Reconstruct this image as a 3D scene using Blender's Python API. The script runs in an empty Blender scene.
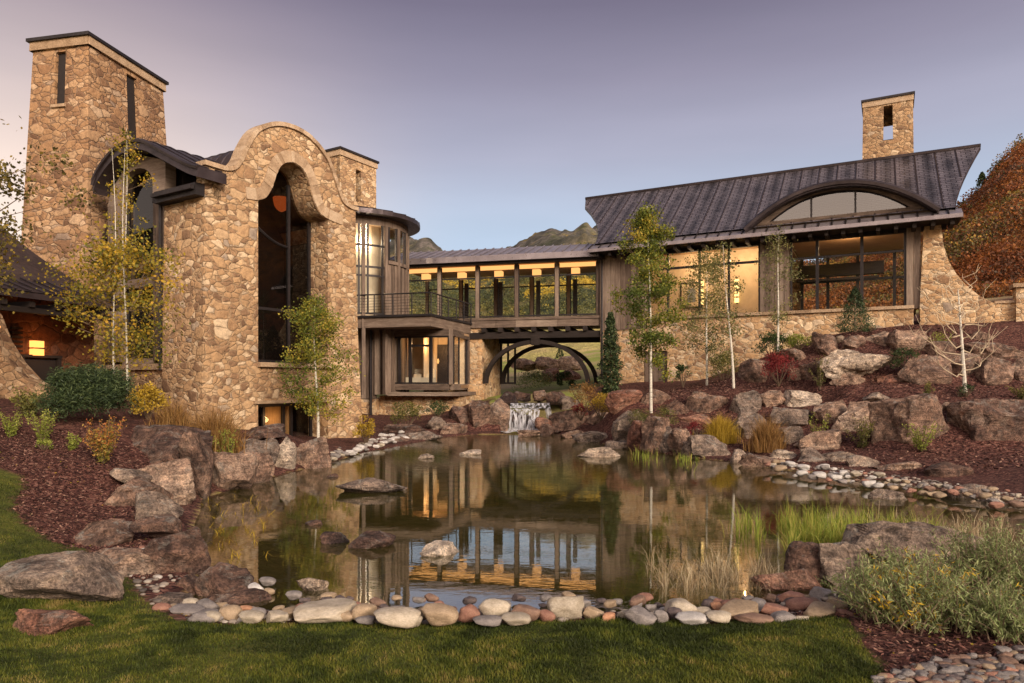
import bpy, math, random
import numpy as np
from mathutils import Vector, noise
from mathutils.geometry import tessellate_polygon
R_ = math.radians
scene = bpy.context.scene
col = scene.collection
rng = np.random.default_rng(7)
random.seed(7)

# ---------------------------------------------------------------- camera, world, sun
FOC, CX, HY, HC = 690.0, 512.0, 384.0, 2.0
cam_d = bpy.data.cameras.new('camera'); cam = bpy.data.objects.new('camera', cam_d); col.objects.link(cam)
cam.location = (0, 0, HC); cam.rotation_euler = (R_(90), 0, 0)
cam_d.sensor_width = 36; cam_d.lens = 36 * FOC / 1024; cam_d.shift_y = (HY - 341.5) / 1024
cam_d.clip_end = 6000; cam_d.clip_start = 0.05
scene.camera = cam
scene.view_settings.view_transform = 'Standard'; scene.view_settings.look = 'None'
scene.view_settings.exposure = 0.72; scene.view_settings.gamma = 1.0
scene.view_settings.use_curve_mapping = False

W = bpy.data.worlds.new('World'); scene.world = W; W.use_nodes = True
wn, wl = W.node_tree.nodes, W.node_tree.links
wn.clear()
out = wn.new('ShaderNodeOutputWorld'); bg = wn.new('ShaderNodeBackground'); wl.new(bg.outputs[0], out.inputs[0])
tc = wn.new('ShaderNodeTexCoord'); sx = wn.new('ShaderNodeSeparateXYZ'); wl.new(tc.outputs['Generated'], sx.inputs[0])
def ramp(nt, stops, inp=None):
    r = nt.nodes.new('ShaderNodeValToRGB'); e = r.color_ramp.elements
    while len(e) > 1: e.remove(e[-1])
    e[0].position = stops[0][0]; e[0].color = (*stops[0][1], 1)
    for p, c in stops[1:]:
        k = e.new(p); k.color = (*c, 1)
    if inp is not None: nt.links.new(inp, r.inputs[0])
    return r
r1 = ramp(W.node_tree, [(0.0, (.50, .52, .55)), (.14, (.34, .43, .54)), (.22, (.30, .36, .45)), (.31, (.26, .265, .335)), (.40, (.180, .168, .222)), (.48, (.112, .098, .140)), (.7, (.10, .10, .14))], sx.outputs[2])
r2 = ramp(W.node_tree, [(0.0, (.74, .62, .50)), (.25, (.60, .48, .41)), (.36, (.36, .295, .29)), (.48, (.15, .122, .155)), (.7, (.10, .10, .14))], sx.outputs[2])
mrx = wn.new('ShaderNodeMapRange'); mrx.inputs[1].default_value = -.55; mrx.inputs[2].default_value = -.05
mrx.inputs[3].default_value = 1; mrx.inputs[4].default_value = 0; mrx.interpolation_type = 'SMOOTHSTEP'
wl.new(sx.outputs[0], mrx.inputs[0])
mx = wn.new('ShaderNodeMixRGB'); wl.new(mrx.outputs[0], mx.inputs[0]); wl.new(r1.outputs[0], mx.inputs[1]); wl.new(r2.outputs[0], mx.inputs[2])
# the afterglow half of the sky, behind the viewer
r3 = ramp(W.node_tree, [(0.0, (2.3, 1.7, 1.22)), (.3, (1.6, 1.26, 1.05)), (.6, (.6, .54, .54)), (1, (.2, .2, .25))], sx.outputs[2])
mry = wn.new('ShaderNodeMapRange'); mry.inputs[1].default_value = .0; mry.inputs[2].default_value = -.6
mry.inputs[3].default_value = 0; mry.inputs[4].default_value = 1; mry.interpolation_type = 'SMOOTHSTEP'
wl.new(sx.outputs[1], mry.inputs[0])
mx2 = wn.new('ShaderNodeMixRGB'); wl.new(mry.outputs[0], mx2.inputs[0]); wl.new(mx.outputs[0], mx2.inputs[1]); wl.new(r3.outputs[0], mx2.inputs[2])
SUN_EL, SUN_AZ = 22.0, 148.0      # degrees; azimuth clockwise from +Y
sky = wn.new('ShaderNodeTexSky'); sky.sky_type = 'NISHITA'; sky.sun_disc = False
sky.sun_elevation = R_(SUN_EL); sky.sun_rotation = R_(SUN_AZ)
sk = wn.new('ShaderNodeMixRGB'); sk.blend_type = 'ADD'; sk.inputs[0].default_value = 0.006
wl.new(mx2.outputs[0], sk.inputs[1]); wl.new(sky.outputs[0], sk.inputs[2])
cn = wn.new('ShaderNodeTexNoise'); cmp_ = wn.new('ShaderNodeMapping'); cmp_.inputs[3].default_value = (1.2, 1.2, 7); wl.new(tc.outputs['Generated'], cmp_.inputs[0]); wl.new(cmp_.outputs[0], cn.inputs['Vector'])
cn.inputs['Scale'].default_value = 1.6; cn.inputs['Detail'].default_value = 5
cr_ = ramp(W.node_tree, [(.3, (.94, .94, .95)), (.7, (1.07, 1.05, 1.05))], cn.outputs[0]); cm_ = wn.new('ShaderNodeMixRGB'); cm_.blend_type = 'MULTIPLY'; cm_.inputs[0].default_value = 1
wl.new(sk.outputs[0], cm_.inputs[1]); wl.new(cr_.outputs[0], cm_.inputs[2]); wl.new(cm_.outputs[0], bg.inputs[0]); bg.inputs[1].default_value = 1.0
sun_d = bpy.data.lights.new('sun', 'SUN'); sun_d.energy = 3.2; sun_d.angle = R_(26); sun_d.color = (1, .83, .66)
sun = bpy.data.objects.new('sun', sun_d); col.objects.link(sun)
_d = Vector((math.sin(R_(SUN_AZ)) * math.cos(R_(SUN_EL)), math.cos(R_(SUN_AZ)) * math.cos(R_(SUN_EL)), math.sin(R_(SUN_EL))))
sun.rotation_euler = _d.to_track_quat('Z', 'Y').to_euler()
scene.cycles.max_bounces = 8; scene.cycles.transparent_max_bounces = 16; scene.cycles.glossy_bounces = 4
scene.cycles.diffuse_bounces = 3; scene.cycles.use_denoising = True
scene.cycles.sample_clamp_indirect = 6; scene.cycles.caustics_reflective = False; scene.cycles.caustics_refractive = False

# ---------------------------------------------------------------- helpers
def PX(px, py, d): return Vector(((px - CX) / FOC * d, d, HC + (HY - py) / FOC * d))
def V3(*a): return Vector(a)
OFF = {}
def off(o): return OFF.get(o.name, Vector((0, 0, 0)))
def tag(o, label=None, cat=None, group=None, kind=None):
    if label: o['label'] = label
    if cat: o['category'] = cat
    if group: o['group'] = group
    if kind: o['kind'] = kind
    return o
def thing(name, loc, label, cat, group=None):
    o = bpy.data.objects.new(name, None); col.objects.link(o); o.location = loc; o.empty_display_size = .3
    OFF[o.name] = Vector(loc)
    return tag(o, label, cat, group)
def link(me, name, mat, parent=None, loc=None):
    o = bpy.data.objects.new(name, me); col.objects.link(o)
    if mat is not None:
        me.materials.append(mat)
    if parent is not None:
        o.parent = parent; OFF[o.name] = off(parent)
    elif loc is not None:
        o.location = loc; OFF[o.name] = Vector(loc)
    return o
def np_mesh(name, V, F, val=None, smooth=False, uv=None):
    V = np.asarray(V, dtype=np.float32); F = np.asarray(F, dtype=np.int32)
    me = bpy.data.meshes.new(name); n, k = F.shape
    me.vertices.add(len(V)); me.vertices.foreach_set('co', V.ravel())
    me.loops.add(n * k); me.loops.foreach_set('vertex_index', F.ravel())
    me.polygons.add(n); me.polygons.foreach_set('loop_start', np.arange(0, n * k, k, dtype=np.int32))
    try: me.polygons.foreach_set('loop_total', np.full(n, k, dtype=np.int32))
    except Exception: pass
    if smooth: me.polygons.foreach_set('use_smooth', np.ones(n, dtype=bool))
    if val is not None:
        a = me.attributes.new('v', 'FLOAT', 'FACE'); a.data.foreach_set('value', np.asarray(val, dtype=np.float32))
    me.update(calc_edges=True); me.validate()
    return me
class MB:
    def __init__(s): s.v = []; s.f = []; s.a = []; s.uv = {}
    def add(s, vs, fs, val=None, uvs=None):
        b = len(s.v); s.v += [tuple(p) for p in vs]
        val = random.random() if val is None else val
        for i, f in enumerate(fs):
            if uvs is not None: s.uv[len(s.f)] = uvs[i]
            s.f.append([b + q for q in f]); s.a.append(val)
        return s
    def hexa(s, p, val=None):      # p: 4 bottom (ccw), 4 top
        return s.add(p, [(3, 2, 1, 0), (4, 5, 6, 7), (0, 1, 5, 4), (1, 2, 6, 5), (2, 3, 7, 6), (3, 0, 4, 7)], val)
    def fbox(s, F, s0, s1, o0, o1, z0, z1, val=None):
        return s.hexa([F(s0, o0, z0), F(s1, o0, z0), F(s1, o1, z0), F(s0, o1, z0), F(s0, o0, z1), F(s1, o0, z1), F(s1, o1, z1), F(s0, o1, z1)], val)
    def box(s, c, sz, val=None, rz=0):
        ca, sa = math.cos(rz), math.sin(rz)
        F = lambda a, b, z: Vector((c[0] + ca * a - sa * b, c[1] + sa * a + ca * b, c[2] + z))
        return s.fbox(F, -sz[0] / 2, sz[0] / 2, -sz[1] / 2, sz[1] / 2, -sz[2] / 2, sz[2] / 2, val)
    def tube(s, pts, rad, n=6, val=None, cap=True):
        pts = [Vector(p) for p in pts]; m = len(pts)
        if not hasattr(rad, '__len__'): rad = [rad] * m
        vs = []; fs = []
        up = Vector((.3, .2, 1)).normalized()
        for i, p in enumerate(pts):
            t = (pts[min(i + 1, m - 1)] - pts[max(i - 1, 0)]).normalized()
            a = t.cross(up)
            if a.length < .05: a = t.cross(Vector((1, 0, 0)))
            a.normalize(); b = t.cross(a)
            for k in range(n):
                w = 2 * math.pi * k / n
                vs.append(p + (a * math.cos(w) + b * math.sin(w)) * rad[i])
        for i in range(m - 1):
            for k in range(n):
                k2 = (k + 1) % n
                fs.append((i * n + k, i * n + k2, (i + 1) * n + k2, (i + 1) * n + k))
        if cap: fs.append(tuple(range(n - 1, -1, -1))); fs.append(tuple((m - 1) * n + k for k in range(n)))
        return s.add(vs, fs, val)
    def solid(s, loops, F, o0, o1, val=None):   # loops: outline then holes, as (s, z); prism between offsets o0..o1
        flat = [p for l in loops for p in l]; n = len(flat)
        tri = tessellate_polygon([[Vector((p[0], p[1], 0)) for p in l] for l in loops])
        vs = [F(p[0], o0, p[1]) for p in flat] + [F(p[0], o1, p[1]) for p in flat]
        fs = [tuple(t) for t in tri] + [tuple(n + q for q in reversed(t)) for t in tri]
        b = 0
        for l in loops:
            m = len(l)
            for i in range(m):
                j = (i + 1) % m
                fs.append((b + i, b + j, n + b + j, n + b + i))
            b += m
        return s.add(vs, fs, val)
    def grid(s, fn, nu, nv, thick=None, uvf=None, val=None):   # open sheet fn(i/nu, j/nv)
        vs = [fn(i / nu, j / nv) for j in range(nv + 1) for i in range(nu + 1)]
        fs = []; uvs = []
        for j in range(nv):
            for i in range(nu):
                q = j * (nu + 1) + i
                fs.append((q, q + 1, q + nu + 2, q + nu + 1))
                if uvf: uvs.append([uvf(i / nu, j / nv), uvf((i + 1) / nu, j / nv), uvf((i + 1) / nu, (j + 1) / nv), uvf(i / nu, (j + 1) / nv)])
        s.add(vs, fs, val, uvs if uvf else None)
        if thick is not None:
            vs2 = [Vector(p) + thick for p in vs]
            s.add(vs2, [tuple(reversed(f)) for f in fs], val)
            w = nu + 1
            bd = [(i, i + 1) for i in range(nu)] + [(nu + j * w, nu + (j + 1) * w) for j in range(nv)] + \
                 [(nv * w + i + 1, nv * w + i) for i in range(nu)] + [((j + 1) * w, j * w) for j in range(nv)]
            N = len(vs)
            s.add(vs + vs2, [(b, a, N + a, N + b) for a, b in bd], val)
        return s
    def build(s, name, mat, parent=None, smooth=False, loc=None, recalc=True):
        o_ = off(parent) if parent is not None else (Vector(loc) if loc is not None else Vector((0, 0, 0)))
        me = bpy.data.meshes.new(name)
        me.from_pydata([(p[0] - o_.x, p[1] - o_.y, p[2] - o_.z) for p in s.v], [], s.f)
        a = me.attributes.new('v', 'FLOAT', 'FACE'); a.data.foreach_set('value', np.array(s.a, dtype=np.float32))
        if s.uv:
            ul = me.uv_layers.new(name='UVMap')
            for fi, u in s.uv.items():
                for k, li in enumerate(me.polygons[fi].loop_indices): ul.data[li].uv = u[k]
        if recalc and not s.uv:
            import bmesh
            bm = bmesh.new(); bm.from_mesh(me); bmesh.ops.recalc_face_normals(bm, faces=bm.faces); bm.to_mesh(me); bm.free()
        if smooth: me.polygons.foreach_set('use_smooth', np.ones(len(me.polygons), dtype=bool))
        me.update()
        return link(me, name, mat, parent, loc)
def frame(O, u, nrm):     # F(s, o, z): s along u, o outward along nrm
    O = Vector((O[0], O[1])); u = Vector(u[:2]).normalized(); nrm = Vector(nrm[:2]).normalized()
    return lambda s, o, z: Vector((O.x + u.x * s + nrm.x * o, O.y + u.y * s + nrm.y * o, z))
def rect(s0, s1, z0, z1): return [(s0, z0), (s1, z0), (s1, z1), (s0, z1)]

# ---------------------------------------------------------------- materials
class M:
    def __init__(s, name):
        s.m = bpy.data.materials.new(name); s.m.use_nodes = True; s.t = s.m.node_tree; s.n = s.t.nodes; s.l = s.t.links
        s.n.clear(); s.out = s.n.new('ShaderNodeOutputMaterial')
    def node(s, typ, **kw):
        x = s.n.new('ShaderNode' + typ)
        ins = kw.pop('ins', {})
        for k, v in kw.items(): setattr(x, k, v)
        for k, v in ins.items():
            if isinstance(v, bpy.types.NodeSocket): s.l.new(v, x.inputs[k])
            else: x.inputs[k].default_value = v
        return x
    def coord(s, scale=(1, 1, 1), kind='Object'):
        c = s.node('TexCoord'); mp = s.node('Mapping', ins={0: c.outputs[kind], 3: scale}); return mp.outputs[0]
    def noise(s, vec, scale, detail=4, rough=.55, dist=0): return s.node('TexNoise', ins={'Vector': vec, 'Scale': scale, 'Detail': detail, 'Roughness': rough, 'Distortion': dist})
    def ramp(s, stops, inp): return ramp(s.t, stops, inp).outputs[0]
    def mix(s, f, a, b, typ='MIX'):
        x = s.node('MixRGB', blend_type=typ)
        for i, v in enumerate((f, a, b)):
            if isinstance(v, bpy.types.NodeSocket): s.l.new(v, x.inputs[i])
            else: x.inputs[i].default_value = v if i == 0 else (*v, 1)
        return x.outputs[0]
    def math(s, op, a, b=0., c=False):
        x = s.node('Math', operation=op, use_clamp=c)
        for i, v in enumerate((a, b)):
            if isinstance(v, bpy.types.NodeSocket): s.l.new(v, x.inputs[i])
            else: x.inputs[i].default_value = v
        return x.outputs[0]
    def bump(s, h, strength=.5, dist=.05, normal=None):
        b = s.node('Bump', ins={'Height': h, 'Strength': strength, 'Distance': dist})
        if normal is not None: s.l.new(normal, b.inputs['Normal'])
        return b.outputs[0]
    def bsdf(s, color, rough=.8, normal=None, metal=0., spec=.4, **ins):
        b = s.node('BsdfPrincipled')
        for k, v in (('Base Color', color), ('Roughness', rough), ('Metallic', metal), ('Specular IOR Level', spec)):
            if isinstance(v, bpy.types.NodeSocket): s.l.new(v, b.inputs[k])
            else: b.inputs[k].default_value = (*v, 1) if k == 'Base Color' else v
        for k, v in ins.items(): b.inputs[k.replace('_', ' ')].default_value = v
        if normal is not None: s.l.new(normal, b.inputs['Normal'])
        s.l.new(b.outputs[0], s.out.inputs[0]); return b
    def attr(s): return s.node('Attribute', attribute_name='v').outputs['Fac']

def stone_wall(name, tint=(1, 1, 1), scale=(4.2, 4.2, 6.6), mortar=(.40, .29, .19)):
    m = M(name)
    c = m.coord()
    w = m.noise(c, 1.6, 3).outputs['Color']
    cc = m.node('VectorMath', operation='MULTIPLY_ADD', ins={0: w, 1: (.40, .40, .26), 2: c}).outputs[0]
    mp = m.node('Mapping', ins={0: cc, 3: scale}).outputs[0]
    vo = m.node('TexVoronoi', feature='F1', ins={'Vector': mp, 'Scale': 1.0, 'Randomness': .95})
    ve = m.node('TexVoronoi', feature='DISTANCE_TO_EDGE', ins={'Vector': mp, 'Scale': 1.0, 'Randomness': .95})
    mp2 = m.node('Mapping', ins={0: cc, 1: (3.3, 1.7, .4), 3: tuple(q * .60 for q in scale)}).outputs[0]
    vo2 = m.node('TexVoronoi', feature='F1', ins={'Vector': mp2, 'Scale': 1.0, 'Randomness': 1.0})
    ve2 = m.node('TexVoronoi', feature='DISTANCE_TO_EDGE', ins={'Vector': mp2, 'Scale': 1.0, 'Randomness': 1.0})
    sel = m.math('GREATER_THAN', m.node('SeparateColor', ins={0: vo2.outputs['Color']}).outputs[2], .72)
    e2 = m.math('MULTIPLY', ve2.outputs[0], 1.7)
    EDGE = m.node('Mix', data_type='FLOAT', ins={0: sel, 2: ve.outputs[0], 3: e2}).outputs[0]
    CELL = m.mix(sel, vo.outputs['Color'], vo2.outputs['Color'])
    cr = m.node('SeparateColor', ins={0: CELL})
    t = lambda q: tuple(q[i] * tint[i] * (1.0, .97, .91)[i] for i in range(3))
    base = m.ramp([(0, t((.19, .12, .08))), (.10, t((.30, .195, .125))), (.35, t((.43, .285, .17))), (.6, t((.48, .33, .20))), (.82, t((.54, .40, .265))), (.95, t((.66, .54, .40))), (1, t((.30, .25, .22)))], cr.outputs[0])
    n1 = m.noise(c, 7, 6, .65); n2 = m.noise(c, 34, 4, .7); n3 = m.noise(c, .35, 3)
    base = m.mix(.75, base, m.ramp([(.25, (.45, .40, .38)), (.5, (1, .97, .94)), (.78, (1.4, 1.32, 1.2))], n1.outputs[0]), 'MULTIPLY')
    base = m.mix(.5, base, m.ramp([(.35, (.62, .6, .6)), (.65, (1.25, 1.25, 1.2))], n2.outputs[0]), 'MULTIPLY')
    base = m.mix(.55, base, m.ramp([(.35, (.72, .68, .66)), (.65, (1.15, 1.13, 1.1))], n3.outputs[0]), 'MULTIPLY')
    edge = m.ramp([(.0, (.0, .0, .0)), (.10, (1, 1, 1))], m.math('ADD', EDGE, m.math('MULTIPLY', m.math('SUBTRACT', n1.outputs[0], .5), .10)))
    colr = m.mix(edge, m.mix(.6, t(mortar), m.ramp([(.3, (.62, .57, .54)), (.7, (1.1, 1.05, 1))], n1.outputs[0]), 'MULTIPLY'), base)
    hgt = m.math('ADD', m.math('ADD', m.math('MULTIPLY', m.ramp([(0, (0, 0, 0)), (.09, (.75, .75, .75)), (.3, (1, 1, 1))], EDGE), .7), m.math('MULTIPLY', n1.outputs[0], .8)), m.math('ADD', m.math('MULTIPLY', n2.outputs[0], .25), m.math('MULTIPLY', cr.outputs[1], .9)))
    m.bsdf(colr, .88, m.bump(hgt, .85, .05), spec=.25)
    return m.m
def rock_mat(name, stops, lichen=(.5, .5, .44), lam=.5):
    m = M(name); oi = m.node('ObjectInfo').outputs['Random']
    c0 = m.node('TexCoord').outputs['Object']
    c = m.node('VectorMath', operation='ADD', ins={0: c0, 1: (0, 0, 0)})
    cmb = m.node('CombineXYZ', ins={0: m.math('MULTIPLY', oi, 37.), 1: m.math('MULTIPLY', oi, 71.), 2: 0.})
    m.l.new(cmb.outputs[0], c.inputs[1]); c = c.outputs[0]
    big = m.noise(c, 1.5, 5, .62, .6); med = m.noise(c, 6, 6, .7, .3); fin = m.noise(c, 36, 5, .72)
    st = m.noise(m.node('Mapping', ins={0: c, 2: (.35, .2, .4), 3: (1.2, 1.2, 7)}).outputs[0], 2.2, 5, .62)
    base = m.ramp(stops, m.math('ADD', m.math('MULTIPLY', big.outputs[0], 1.5), m.math('ADD', m.math('MULTIPLY', oi, .4), -.45)))
    base = m.mix(.85, base, m.ramp([(.32, (.30, .26, .26)), (.5, (.98, .93, .90)), (.68, (1.7, 1.55, 1.4))], med.outputs[0]), 'MULTIPLY')
    base = m.mix(.6, base, m.ramp([(.36, (.5, .44, .42)), (.6, (1.25, 1.2, 1.15))], st.outputs[0]), 'MULTIPLY')
    base = m.mix(.75, base, m.ramp([(.38, (.35, .34, .34)), (.62, (1.6, 1.55, 1.5))], fin.outputs[0]), 'MULTIPLY')
    mo = m.noise(c, 3.1, 8, .72, 1.4)
    base = m.mix(.8, base, m.ramp([(.34, (.20, .18, .17)), (.46, (.82, .78, .74)), (.56, (1.13, 1.1, 1.05)), (.68, (1.5, 1.42, 1.34))], mo.outputs[0]), 'MULTIPLY')
    ln = m.noise(c, 3.4, 7, .8, .8)
    g = m.node('NewGeometry'); nz = m.node('SeparateXYZ', ins={0: g.outputs['Normal']}).outputs[2]
    lf = m.math('MULTIPLY', m.ramp([(.53, (0, 0, 0)), (.61, (1, 1, 1))], ln.outputs[0]), m.math('MULTIPLY_ADD' if False else 'MAXIMUM', nz, .25, True), True)
    base = m.mix(m.math('MULTIPLY', lf, lam), base, lichen)
    h = m.math('ADD', m.math('MULTIPLY', med.outputs[0], 1.), m.math('ADD', m.math('ADD', m.math('MULTIPLY', mo.outputs[0], 1.4), m.math('MULTIPLY', fin.outputs[0], .45)), m.math('MULTIPLY', st.outputs[0], .9)))
    m.bsdf(base, .85, m.bump(h, 1.0, .09), spec=.3)
    return m.m
ROCK = [rock_mat('rock_tan', [(.15, (.12, .08, .065)), (.4, (.25, .175, .14)), (.65, (.37, .28, .225)), (.9, (.50, .42, .35))]),
        rock_mat('rock_grey', [(.15, (.10, .085, .08)), (.4, (.22, .185, .165)), (.65, (.33, .28, .24)), (.9, (.42, .37, .32))]),
        rock_mat('rock_dark', [(.15, (.045, .032, .034)), (.4, (.10, .068, .062)), (.65, (.19, .125, .10)), (.9, (.26, .21, .18))], lam=.35),
        rock_mat('rock_pale', [(.15, (.30, .25, .20)), (.4, (.46, .40, .33)), (.65, (.58, .53, .46)), (.9, (.66, .63, .58))], lam=.2),
        rock_mat('rock_red', [(.15, (.12, .06, .045)), (.4, (.25, .125, .095)), (.65, (.34, .20, .15)), (.9, (.42, .30, .24))], lam=.3)]
def cobble_mat(name, c0, c1):
    m = M(name); oi = m.node('ObjectInfo').outputs['Random']; c = m.coord()
    n = m.noise(c, 1.6, 6, .7); f = m.noise(c, 9, 6, .75)
    base = m.mix(m.ramp([(.3, (0, 0, 0)), (.7, (1, 1, 1))], n.outputs[0]), c0, c1)
    base = m.mix(.6, base, m.ramp([(0, (.7, .68, .66)), (1, (1.25, 1.22, 1.2))], oi), 'MULTIPLY')
    base = m.mix(.6, base, m.ramp([(.35, (.55, .53, .5)), (.62, (1.2, 1.18, 1.15))], f.outputs[0]), 'MULTIPLY')
    m.bsdf(base, .7, m.bump(f.outputs[0], .5, .02), spec=.4); return m.m
COB = {'cream': cobble_mat('cobble_cream', (.32, .27, .20), (.52, .46, .37)), 'tan': cobble_mat('cobble_tan', (.26, .19, .12), (.42, .32, .22)),
       'grey': cobble_mat('cobble_grey', (.15, .135, .13), (.30, .27, .255)), 'rust': cobble_mat('cobble_rust', (.24, .11, .08), (.38, .21, .15)),
       'brown': cobble_mat('cobble_brown', (.15, .09, .065), (.28, .18, .13)), 'white': cobble_mat('cobble_white', (.40, .38, .36), (.60, .58, .56)),
       'orange': cobble_mat('cobble_orange', (.42, .19, .10), (.55, .32, .2)), 'dark': cobble_mat('cobble_dark', (.06, .05, .055), (.16, .12, .11))}
def leaf_mat(name, stops, trans=.3, rough=.6):
    m = M(name); a = m.attr()
    c = m.ramp(stops, a)
    d = m.node('BsdfPrincipled', ins={'Base Color': c, 'Roughness': rough, 'Specular IOR Level': .25})
    t = m.node('BsdfTranslucent', ins={'Color': c}); x = m.node('MixShader', ins={0: trans, 1: d.outputs[0], 2: t.outputs[0]})
    m.l.new(x.outputs[0], m.out.inputs[0]); return m.m
LEAF = {
 'aspen_green': leaf_mat('leaf_aspen_green', [(0, (.07, .10, .02)), (.4, (.15, .18, .03)), (.75, (.30, .28, .04)), (1, (.45, .33, .05))], .35),
 'aspen_gold': leaf_mat('leaf_aspen_gold', [(0, (.10, .11, .02)), (.35, (.28, .23, .03)), (.7, (.44, .31, .035)), (1, (.55, .33, .035))], .35),
 'aspen_olive': leaf_mat('leaf_aspen_olive', [(0, (.08, .09, .03)), (.5, (.17, .17, .06)), (1, (.28, .24, .08))], .3),
 'aspen_olive2': leaf_mat('leaf_aspen_amber', [(0, (.07, .06, .02)), (.4, (.16, .13, .03)), (.75, (.30, .21, .04)), (1, (.42, .28, .05))], .3),
 'pine': leaf_mat('leaf_pine', [(0, (.012, .022, .010)), (.5, (.035, .058, .022)), (1, (.10, .13, .045))], .08),
 'dark': leaf_mat('leaf_dark', [(0, (.015, .03, .01)), (.6, (.04, .07, .02)), (1, (.09, .12, .03))], .15),
 'yellow': leaf_mat('leaf_yellow', [(0, (.18, .12, .02)), (.5, (.45, .30, .035)), (1, (.6, .42, .05))], .3),
 'orange': leaf_mat('leaf_orange', [(0, (.10, .05, .02)), (.5, (.29, .15, .045)), (1, (.42, .26, .09))], .3),
 'red': leaf_mat('leaf_red', [(0, (.07, .01, .012)), (.5, (.22, .025, .03)), (1, (.34, .06, .045))], .25),
 'lime': leaf_mat('leaf_lime', [(0, (.10, .12, .02)), (.5, (.22, .26, .04)), (1, (.38, .38, .08))], .3),
 'silver': leaf_mat('leaf_silver', [(0, (.08, .11, .035)), (.45, (.24, .29, .10)), (.88, (.44, .46, .24)), (1, (.65, .42, .03))], .25),
 'dry': leaf_mat('leaf_dry', [(0, (.25, .17, .09)), (.5, (.42, .32, .18)), (1, (.60, .50, .33))], .25),
 'reed': leaf_mat('leaf_reed', [(0, (.12, .18, .02)), (.5, (.28, .34, .05)), (.85, (.42, .40, .08)), (1, (.5, .34, .12))], .3),
 'mixed': leaf_mat('leaf_mixed', [(0, (.08, .10, .02)), (.4, (.25, .22, .04)), (.7, (.40, .20, .05)), (1, (.45, .11, .04))], .3),
 'heath': leaf_mat('leaf_heath', [(0, (.05, .06, .02)), (.5, (.12, .12, .03)), (1, (.24, .20, .05))], .2),
 'woods': leaf_mat('leaf_woods', [(0, (.025, .035, .018)), (.3, (.07, .08, .03)), (.6, (.20, .17, .05)), (1, (.55, .36, .04))], .1),
 'scrub': leaf_mat('leaf_scrub', [(0, (.05, .055, .025)), (.2, (.09, .05, .03)), (.42, (.20, .058, .018)), (.62, (.29, .105, .02)), (.76, (.14, .065, .04)), (.9, (.11, .11, .03)), (1, (.33, .18, .03))], .15),
}
def metal_mat(name, c0, c1, rough=.42, met=.55):
    m = M(name); c = m.coord(); n = m.noise(c, 1.4, 5, .6); f = m.noise(c, 9, 4)
    base = m.mix(m.ramp([(.3, (0, 0, 0)), (.7, (1, 1, 1))], n.outputs[0]), c0, c1)
    base = m.mix(.4, base, m.ramp([(0, (.6, .6, .6)), (1, (1.3, 1.3, 1.3))], m.attr()), 'MULTIPLY')
    m.bsdf(base, m.ramp([(.3, (rough - .1,) * 3), (.7, (rough + .15,) * 3)], f.outputs[0]), m.bump(n.outputs[0], .2, .02), metal=met); return m.m
METAL = metal_mat('roof_metal', (.035, .026, .028), (.08, .062, .066))
APRON = metal_mat('apron_metal', (.22, .185, .195), (.38, .335, .35), .34, .6)
BLACK = metal_mat('black_steel', (.018, .015, .016), (.04, .032, .032), .5, .4)
def wood_mat(name, stops, vertical=True, horiz_dir=None):
    m = M(name); c = m.coord((9, 9, .7) if vertical else (.8, .8, 7)); a = m.attr()
    n = m.noise(c, 1.6, 6, .65, .4); f = m.noise(c, 8, 4, .7); b = m.noise(m.coord(), .9, 3)
    base = m.ramp(stops, m.math('ADD', m.math('MULTIPLY', n.outputs[0], .75), m.math('MULTIPLY', a, .35)))
    base = m.mix(.5, base, m.ramp([(.35, (.6, .55, .52)), (.65, (1.2, 1.15, 1.1))], b.outputs[0]), 'MULTIPLY')
    base = m.mix(.5, base, m.ramp([(.35, (.6, .6, .6)), (.65, (1.2, 1.2, 1.2))], f.outputs[0]), 'MULTIPLY')
    m.bsdf(base, .75, m.bump(m.math('ADD', n.outputs[0], f.outputs[0]), .6, .01), spec=.25); return m.m
ST = [(.25, (.05, .035, .026)), (.5, (.155, .112, .086)), (.72, (.26, .20, .155)), (1, (.39, .32, .26))]
WOODV = wood_mat('weathered_boards', ST); WOODH = wood_mat('weathered_beam', ST, False)
WOODD = wood_mat('dark_timber', [(.2, (.010, .007, .006)), (.6, (.028, .02, .017)), (1, (.06, .042, .036))], False)
WOODW = wood_mat('warm_timber', [(.2, (.20, .10, .045)), (.6, (.38, .21, .09)), (1, (.5, .3, .14))], True)
STONE = stone_wall('fieldstone_masonry'); STONE_T = stone_wall('tower_masonry', (.80, .74, .72), (3.3, 3.3, 6.0), (.33, .24, .17))
STONE_R = stone_wall('pale_masonry', (1.15, 1.15, 1.12), (4.0, 4.0, 6.4), (.52, .43, .32))
def dressed():
    m = M('dressed_stone'); c = m.coord(); n = m.noise(c, 3, 6, .65); f = m.noise(c, 25, 4, .7)
    base = m.ramp([(.25, (.27, .18, .11)), (.5, (.44, .31, .20)), (.75, (.56, .43, .30))], m.math('ADD', m.math('MULTIPLY', n.outputs[0], .7), m.math('MULTIPLY', m.attr(), .3)))
    base = m.mix(.5, base, m.ramp([(.35, (.6, .58, .56)), (.65, (1.2, 1.2, 1.2))], f.outputs[0]), 'MULTIPLY')
    m.bsdf(base, .85, m.bump(m.math('ADD', n.outputs[0], f.outputs[0]), .7, .04), spec=.25); return m.m
DRESS = dressed()
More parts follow.
